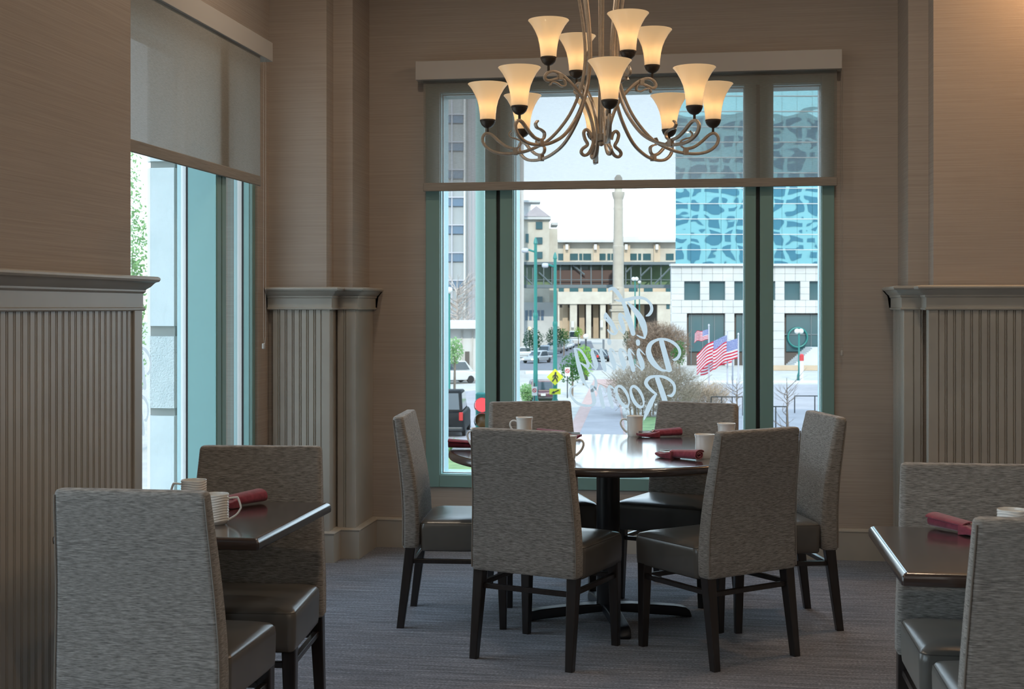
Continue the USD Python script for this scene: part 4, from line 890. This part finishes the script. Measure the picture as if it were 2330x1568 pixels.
tree('dark rounded shrub at the foot of the monument', 1428, 165, 750, 800, 24, 'leaf_dark', 500, 11, 'bush', 'bush')
tree('green bushes beside the plaza behind the capital D of the lettering', 1545, 130, 770, 836, 34, 'leaf_mid', 600, 12, 'bush', 'bush')
tree('pale green bush below the black truck, left pane', 1032, 58, 1000, 1072, 60, 'leaf_pale', 900, 13, 'bush', 'bush')
thicket('dense brown leafless thicket behind the lettering, right of the monument', 1497, 140, 735, 150, 'twig_brown', 6000, 14, 1.0, .022)
thicket('dense tan leafless shrub filling the lower middle of the window', 1488, 80, 822, 225, 'twig_tan', 5000, 15, .8, .013)
thicket('tan leafless shrub at the right of the thicket, below the flags', 1600, 86, 868, 130, 'twig_tan', 1800, 16, .7, .012)
bare('thin leafless sapling in front of the flags', 1676, 62, 800, 90, 'twig_brown', 16, 17, .035, 'sapling', 2)
bare('thin leafless sapling in the right pane', 1790, 56, 785, 90, 'twig_brown', 18, 18, .04, 'sapling', 2)

# --- lamps, poles, signs
def lamp_post(label, px, d, top, arm):
    t = thing('street_lamp', label, 'street lamp', world(U(px, d), d, GR), YAWD); H = ZZ(top, d) - GR
    obj('pole', lathe([(.26, 0), (.26, .5), (.15, .7), (.13, H * .55), (.16, H * .56), (.16, H * .58), (.11, H * .59), (.10, H), (.14, H + .05), (.09, H + .3), (.03, H + .45)], 12), M['lamp_green'], t, smooth=40)
    L = arm * d / FPX
    obj('arm', bar((0, 0, H - .5), (L, 0, H - .35), .07, 6), M['lamp_green'], t)
    obj('lamp_head', rbox(min(L * 1.0, L * 2.0), max(L * 1.0, L * 2.0), -.2, .2, H - .55, H - .25, .1, 8), M['tower_fin'], t)
    return t
lamp_post('tall teal street lamp on the left of the pair in the middle pane', 1218.5, 85, 556, -16)
lamp_post('tall teal street lamp on the right of the pair, carrying the yellow crossing sign', 1263, 85, 590, -15)
def thin_post(label, px, d, top, m='lamp_green', globes=1, lit=False, name='lamp_post'):
    t = thing(name, label, 'lamp post', world(U(px, d), d, GR), YAWD); H = ZZ(top, d) - GR
    obj('post', lathe([(.20, 0), (.18, .5), (.09, .8), (.07, H - .5), (.11, H - .45), (.05, H - .4), (.05, H - .3)], 10), M[m], t, smooth=40)
    for k in range(globes): obj('globe', moved(trimesh.creation.icosphere(2, .24), (.34 * (k - (globes - 1) / 2), 0, H - .15)), M['lamp_lit' if lit else 'globe'], t, smooth=True)
    return t
thin_post('slim teal lamp post right of the monument, behind the word The', 1445, 150, 632, globes=2)
thin_post('faint slim teal post just right of the other slim post', 1455, 190, 640, globes=1)
thin_post('slim teal lamp post with a white globe in the left pane', 1022, 92, 656)
thin_post('black lamp post with a white globe behind the letter g', 1333, 120, 762, 'black_paint')
thin_post('lit black lamp post with a glowing globe far left in the middle pane', 1205, 190, 745, 'black_paint', 1, True)
thin_post('white-globed lamp post before the stone base in the right pane', 1818, 118, 750, globes=2)
t = thing('parking_meter', 'white post with a red cap beside the lamp post in the right pane', 'bollard', world(U(1824, 116), 116, GR), YAWD)
obj('post', lathe([(.18, 0), (.18, 1.9), (.10, 2.0)], 10), M['sign_white'], t, smooth=40); obj('cap', lathe([(.20, 1.9), (.20, 2.4), (.1, 2.5)], 10), M['sign_red'], t, smooth=40)
def flat_sign(t, name, poly, m, y, dep=.02): return obj(name, moved(extrude(poly, dep), (0, y, 0), 0, 0, 90), M[m], t, smooth=False)
t = thing('crossing_sign', 'yellow diamond pedestrian crossing sign with an arrow plaque on the right teal lamp', 'sign', world(U(1263, 84.6), 84.6, GR), YAWD)
zc, zp = ZZ(858, 84.6) - GR, ZZ(891, 84.6) - GR
dia = lambda r: Polygon([(0, -r), (r, 0), (0, r), (-r, 0)])
dm_ = flat_sign(t, 'diamond', affinity.translate(dia(.54), 0, zc), 'sign_yellow', -.02)
ped = unary_union([Point(.03, .27).buffer(.062), LineString([(.02, .18), (0, -.02)]).buffer(.062), LineString([(0, -.02), (.10, -.14), (.13, -.28)]).buffer(.042), LineString([(0, -.02), (-.08, -.15), (-.16, -.26)]).buffer(.042), LineString([(.02, .16), (.14, .06), (.17, -.04)]).buffer(.032), LineString([(.01, .16), (-.12, .07), (-.14, -.03)]).buffer(.032)])
flat_sign(dm_, 'walking_figure', affinity.translate(ped, 0, zc), 'sign_black', -.045)
pl_ = flat_sign(t, 'plaque', Polygon([(-.36, zp - .18), (.36, zp - .18), (.36, zp + .18), (-.36, zp + .18)]), 'sign_yellow', -.02)
arrow = unary_union([LineString([(.22, .09), (-.10, -.06)]).buffer(.035), Polygon([(-.24, -.12), (-.02, -.13), (-.10, .05)])])
flat_sign(pl_, 'arrow', affinity.translate(arrow, 0, zp), 'sign_black', -.045)
def no_park(label, px, py, d):
    t = thing('parking_sign', label, 'sign', world(U(px, d), d, GR), YAWD); z = ZZ(py, d) - GR; w = 6 * d / FPX
    pn = flat_sign(t, 'panel', Polygon([(-w, z - w * 1.7), (w, z - w * 1.7), (w, z + w * 1.7), (-w, z + w * 1.7)]), 'sign_white', -.02)
    rg = Point(0, z + w * .3).buffer(w * .8).difference(Point(0, z + w * .3).buffer(w * .55)).union(LineString([(-w * .5, z + w * .8), (w * .5, z - w * .2)]).buffer(w * .12))
    flat_sign(pn, 'red_ring', rg, 'sign_red', -.04)
    obj('post', lathe([(.04, 0), (.04, z + .5)], 8), M['black_paint'], t, smooth=40)
no_park('white no-parking sign with a red ring before the red-lit car', 1216, 890, 82)
no_park('white no-parking sign on a black post, right of the crossing sign', 1291, 846, 96)
# traffic signal
D9 = 26
t = thing('traffic_signal', 'traffic signal with a lit red lamp on a thick pale green pole, left pane', 'traffic light', world(U(1093, D9), D9, GR), YAWD)
pz = lambda y: ZZ(y, D9) - GR
obj('pole', lathe([(.17, 0), (.16, .6), (.098, .8), (.094, pz(300)), (.085, 14.5)], 20), M['pole_pale'], t, smooth=40)
obj('housing', bbox(-.085, .20, -.36, -.14, pz(995), pz(892), .02), M['lamp_green'], t, smooth=False)
for y, m in ((918, 'red_lamp'), (953, 'amber_lens'), (985, 'dark_glass')):
    obj('lens', moved(lathe([(.001, .03), (.08, .02), (.138, 0), (.138, -.02)], 24), (.045, -.37, pz(y)), 0, 0, 90), M[m], t, smooth=40)
    th = np.linspace(-.2 * PI, 1.2 * PI, 16); vz = np.vstack([np.stack([.152 * np.cos(th) + .045, np.full(16, yy), .152 * np.sin(th) + pz(y)], 1) for yy in (-.36, -.60)])
    ring_o = [(.155 * math.cos(a), .155 * math.sin(a)) for a in th] + [(.146 * math.cos(a), .146 * math.sin(a)) for a in th[::-1]]
    obj('visor', moved(extrude(Polygon(ring_o), .22), (.045, -.36, pz(y)), 0, 0, 90), M['black_paint'], t, smooth=False)
# flags
M['flag'] = None
def flag_mat():
    nd = {'u': ('attribute', {'attribute': 'st'}), 's': ('separate_xyz', {}), 'v13': ('math', {'math_type': 'multiply', 'value2': 6.5}), 'fr': ('math', {'math_type': 'fraction'}), 'gt': ('math', {'math_type': 'less_than', 'value2': .5}),
          'mx': ('mix_color', {'a': (.50, .49, .50), 'b': (.42, .025, .05)}), 'cu': ('math', {'math_type': 'less_than', 'value2': .42}), 'cv': ('math', {'math_type': 'greater_than', 'value2': .462}), 'ca': ('math', {'math_type': 'multiply'}),
          'sm': ('mapping', {'scale': (26.0, 17.0, 1.0)}), 'vo': ('voronoi_texture', {'scale': 1.0, 'randomness': .15, 'dimensions': '2D'}), 'st': ('math', {'math_type': 'less_than', 'value2': .33}), 'cb': ('mix_color', {'a': (.02, .055, .22), 'b': (.5, .5, .55)}),
          'fin': ('mix_color', {}), 'd': ('diffuse_bsdf', {}), 't': ('translucent_bsdf', {}), 'x': ('mix_closure', {'fac': .4})}
    lk = [('u.vector', 's.vector'), ('s.y', 'v13.value1'), ('v13.value', 'fr.value1'), ('fr.value', 'gt.value1'), ('gt.value', 'mx.fac'), ('s.x', 'cu.value1'), ('s.y', 'cv.value1'), ('cu.value', 'ca.value1'), ('cv.value', 'ca.value2'),
          ('u.vector', 'sm.vector'), ('sm.vector', 'vo.vector'), ('vo.distance', 'st.value1'), ('st.value', 'cb.fac'), ('mx.result', 'fin.a'), ('cb.result', 'fin.b'), ('ca.value', 'fin.fac'), ('fin.result', 'd.color'), ('fin.result', 't.color'), ('d.BSDF', 'x.closure1'), ('t.BSDF', 'x.closure2')]
    return usdkit.material(stage, '/World/Looks/flag_cloth', nd, lk, surface='x.closure')
M['flag'] = flag_mat()
def flag(label, px, d, top, w, h, droop, seed):
    t = thing('flag', label, 'flag', world(U(px, d), d, GR), YAWD); H = ZZ(top, d) - GR
    obj('pole', lathe([(.07, 0), (.05, H), (.08, H + .02), (.05, H + .12), (.01, H + .16)], 10), M['tower_fin'], t, smooth=40)
    nu, nv = 28, 14; uu, vv = np.meshgrid(np.linspace(0, 1, nu), np.linspace(0, 1, nv), indexing='ij'); q = seed
    x = -w * uu * (1 - .10 * uu); y = .22 * np.sin(uu * 8 + q + vv * 1.5) * uu + .1 * np.sin(uu * 17 + q * 2) * uu; z = H - .25 - h * (1 - vv) - droop * uu ** 1.3 + .10 * np.sin(uu * 9 + q) * uu
    P = np.stack([x, y, z], -1).reshape(-1, 3); f = []
    for i in range(nu - 1):
        for j in range(nv - 1):
            a = i * nv + j; f += [(a, a + nv, a + nv + 1), (a, a + nv + 1, a + 1)]
    obj('cloth', tm(P, f), M['flag'], t, smooth=True, uv=np.stack([uu, vv], -1).reshape(-1, 2))
flag('smallest striped flag, top left of the flag cluster', 1613, 99, 742, 1.2, .75, .25, 1.0)
flag('large striped flag whose starred corner meets the middle of the cluster', 1655, 98, 755, 2.55, 1.55, 1.35, 2.2)
flag('striped flag at the right of the cluster, blue corner beside the mullion', 1680, 97, 762, 2.1, 1.45, .85, 3.4)
flag('striped flag low in the middle of the cluster, partly behind the large one', 1667, 100, 775, 2.7, 1.4, 1.1, 4.5)
# railings
def railing(label, x0_, x1_, y, d, n):
    t = thing('railing', label, 'railing', world(U(x0_, d), d, GR), YAWD); L = U(x1_, d) - U(x0_, d); h = ZZ(y, d) - GR
    obj('top_rail', box(0, L, -.03, .03, h - .06, h), M['black_paint'], t, smooth=False)
    for k in range(n): obj('post', box(L * k / (n - 1) - .03, L * k / (n - 1) + .03, -.03, .03, 0, h - .06), M['black_paint'], t, smooth=False)
railing('dark handrail beyond the tan shrubs, behind the right back chair', 1618, 1690, 902, 80, 4)
railing('dark handrail in the right pane, upper right of the sapling', 1808, 1900, 900, 82, 3)
railing('dark handrail in the right pane, lower left behind the sapling', 1740, 1790, 924, 72, 3)

# --- vehicles
def car(label, px, py, face, L, W, Hh, col, kind='suv', lit=None, plate=None, name='car', cat='car', d=None):
    """px, py: where its nearest end stands on the street; face: heading of its nose, degrees from the viewing direction"""
    d = d or ground_d(py); t = thing(name, label, cat, world(U(px, d), d, GR), YAWD + face)
    key = 'car_' + '_'.join(f'{int(c * 1000):03d}' for c in col)
    if key not in M: dm(key, col, .25 if max(col) > .02 else .6, spec=.5 if max(col) > .02 else .1, coat=.8 if max(col) > .02 else 0.0)
    body, h = M[key], Hh
    def sec(y, hw, z0, z1, r=.12):
        q = rrect(-hw, hw, z0, z1, r, 0, 3); return np.stack([q[:, 0], np.full(len(q), y), q[:, 1]], 1)
    b = h * .56; w = W / 2
    bd = obj('body', loft([sec(-L / 2, w * .86, .42, b * .92), sec(-L / 2 + .12, w * .96, .30, b * .98), sec(-L * .3, w, .28, b), sec(L * .2, w, .28, b), sec(L * .42, w * .97, .30, b * .86), sec(L / 2, w * .84, .38, b * .70)][::-1]), body, t, smooth=50)
    ya, yb = {'suv': (-L * .47, L * .16), 'van': (-L * .48, L * .34), 'sedan': (-L * .32, L * .14), 'pickup': (-L * .08, L * .2)}[kind]
    cw = w * .88
    cb = obj('cabin', loft([sec(ya - .02, cw, b - .1, b + .05, .03), sec(ya + .25, cw * .92, b - .1, h - .04, .1), sec((ya + yb) / 2 - .2, cw * .93, b - .1, h, .1), sec(yb - .55, cw * .9, b - .1, h - .06, .1), sec(yb + .1, cw, b - .1, b + .04, .03)][::-1]), body, t, smooth=40)
    for s, nm in ((-1, 'rear_window'), (1, 'windscreen')):
        y0_, y1_ = (ya - .02, ya + .22) if s < 0 else (yb + .08, yb - .52)
        q = np.array([(-cw * .84, y0_ + s * .03, b + .10), (cw * .84, y0_ + s * .03, b + .10), (cw * .76, y1_ + s * .03, h - .12), (-cw * .76, y1_ + s * .03, h - .12)])
        obj(nm, trimesh.convex.convex_hull(np.vstack([q, q + (0, -s * .04, -.01)])), M['car_glass'], cb, smooth=False)
    for s in (-1, 1): obj('side_window', trimesh.convex.convex_hull(np.array([(s * cw * xo, yy, zz) for xo, yy, zz in ((1.0, ya + .2, b + .08), (1.0, yb - .2, b + .08), (.945, yb - .62, h - .14), (.945, ya + .35, h - .14), (.9, ya + .2, b + .08), (.9, yb - .2, b + .08))])), M['car_glass'], cb, smooth=False)
    for sx in (-1, 1):
        for sy in (-.31, .31): obj('wheel', moved(lathe([(.001, -.11), (.20, -.11), (.33, -.09), (.34, 0), (.33, .09), (.20, .11), (.001, .11)], 18), (sx * (w - .10), L * sy, .34), 0, 90), M['tyre'], t, smooth=40)
    for s in (-1, 1):
        obj('tail_lamp', bbox(s * w * .82 - .10, s * w * .82 + .10, -L / 2 - .02, -L / 2 + .16, b * .66, b * .98, .02), M['tail_lit' if lit == 'rear' else 'tail_lens'], bd, smooth=False)
        obj('headlamp', bbox(s * w * .68 - .14, s * w * .68 + .14, L / 2 - .14, L / 2 + .02, b * .52, b * .68, .02), M['head_lit' if lit == 'front' else 'head_lens'], bd, smooth=False)
    obj('bumper', rbox(-w * .9, w * .9, -L / 2 - .07, -L / 2 + .2, .34, .56, .06, 8), M['black_paint'], t)
    if plate: obj('number_plate', bbox(-.16, .16, -L / 2 - .16, -L / 2 - .05, b * .66 if plate == 'plate_yellow' else .62, (b * .66 if plate == 'plate_yellow' else .62) + .16, .005), M[plate], bd, smooth=False)
    if kind == 'pickup': obj('tailgate_trim', box(-w * .8, w * .8, -L / 2 - .05, -L / 2 + .04, b * .8, b * .92), M['chrome'], bd, smooth=False)
    return t
car('dark maroon car with lit red tail lamps waiting under the crossing sign', 1230, 916, 3, 4.7, 1.86, 1.66, (.11, .035, .05), 'suv', 'rear', 'plate_white')
car('black truck with a yellow number plate, cut off at the left pane edge', 1021, 985, -2, 5.4, 2.05, 2.35, (.012, .015, .018), 'suv', None, 'plate_yellow', 'truck', 'truck')
car('white van above the black truck in the left pane', 1022, 872, -60, 5.2, 2.0, 2.0, (.74, .76, .77), 'van', None, None, 'van', 'van')
car('white van parked far down the street beside the monument', 1307, 786, 176, 5.6, 2.1, 2.5, (.72, .74, .76), 'van', None, None, 'van', 'van')
car('silver car with lit headlamps leaving the side street', 1222, 826, 150, 4.6, 1.82, 1.5, (.45, .48, .50), 'sedan', 'front')
car('blue-grey parked car, nearest of the parked row', 1241, 812, 158, 4.6, 1.82, 1.55, (.20, .26, .32), 'suv')
car('dark parked car behind the blue-grey one in the parked row', 1258, 805, 160, 4.5, 1.8, 1.6, (.05, .06, .07), 'suv')
car('grey parked car half hidden by the second teal lamp', 1272, 800, 160, 4.5, 1.8, 1.5, (.22, .25, .28), 'sedan')
car('pale parked car in the middle of the parked row', 1282, 796, 162, 4.5, 1.8, 1.45, (.50, .53, .55), 'sedan')
car('small bluish car far end of the parked row before the white van', 1290, 793, 165, 4.5, 1.8, 1.45, (.30, .38, .45), 'sedan')
car('white low car at the far left of the side street', 1186, 814, 88, 4.6, 1.8, 1.45, (.66, .68, .68), 'sedan')
car('red-lit dark car behind the letters n and i', 1362, 822, 12, 4.5, 1.8, 1.5, (.05, .07, .09), 'sedan', 'rear')
# trees beyond the left window
t_ = Ext('white_house', 'pale blue-white building beyond the stone pier, left window', 'building', -34.0, 60)
obj('wall', box(-14, 4, 0, 8, 0, 9.5), M['white_stone'], t_.t, smooth=False)
obj('roof', box(-14.4, 4.4, -.4, 8.4, 9.5, 9.9), M['roof_tile'], t_.t, smooth=False)
tree('green tree beyond the stone pier, seen at the left window edge', 300, 60, 360, 900, 75, 'leaf_pale', 2600, 21)

# ------------------------------------------------------------------ added fill panels on the ceiling behind the viewer, to brighten the room
M['diffuser'] = glow('panel_diffuser', (1, .96, .91), PANEL)
for i, (x, y, lab) in enumerate([(-1.2, .9, 'added square fill panel behind the viewer, left front'), (1.4, .9, 'added square fill panel behind the viewer, right front'), (-1.2, -1.6, 'added square fill panel behind the viewer, left rear'), (1.4, -1.6, 'added square fill panel behind the viewer, right rear'), (3.8, -.4, 'added square fill panel by the right wall')]):
    t = thing('ceiling_panel_light', lab, 'ceiling light', (x, y, ZC))
    obj('frame', [box(-.42, .42, -.42, -.39, -.03, 0), box(-.42, .42, .39, .42, -.03, 0), box(-.42, -.39, -.39, .39, -.03, 0), box(.39, .42, -.39, .39, -.03, 0)], M['valance'], t, smooth=False)
    obj('diffuser', box(-.39, .39, -.39, .39, -.02, -.01), M['diffuser'], t, smooth=False)
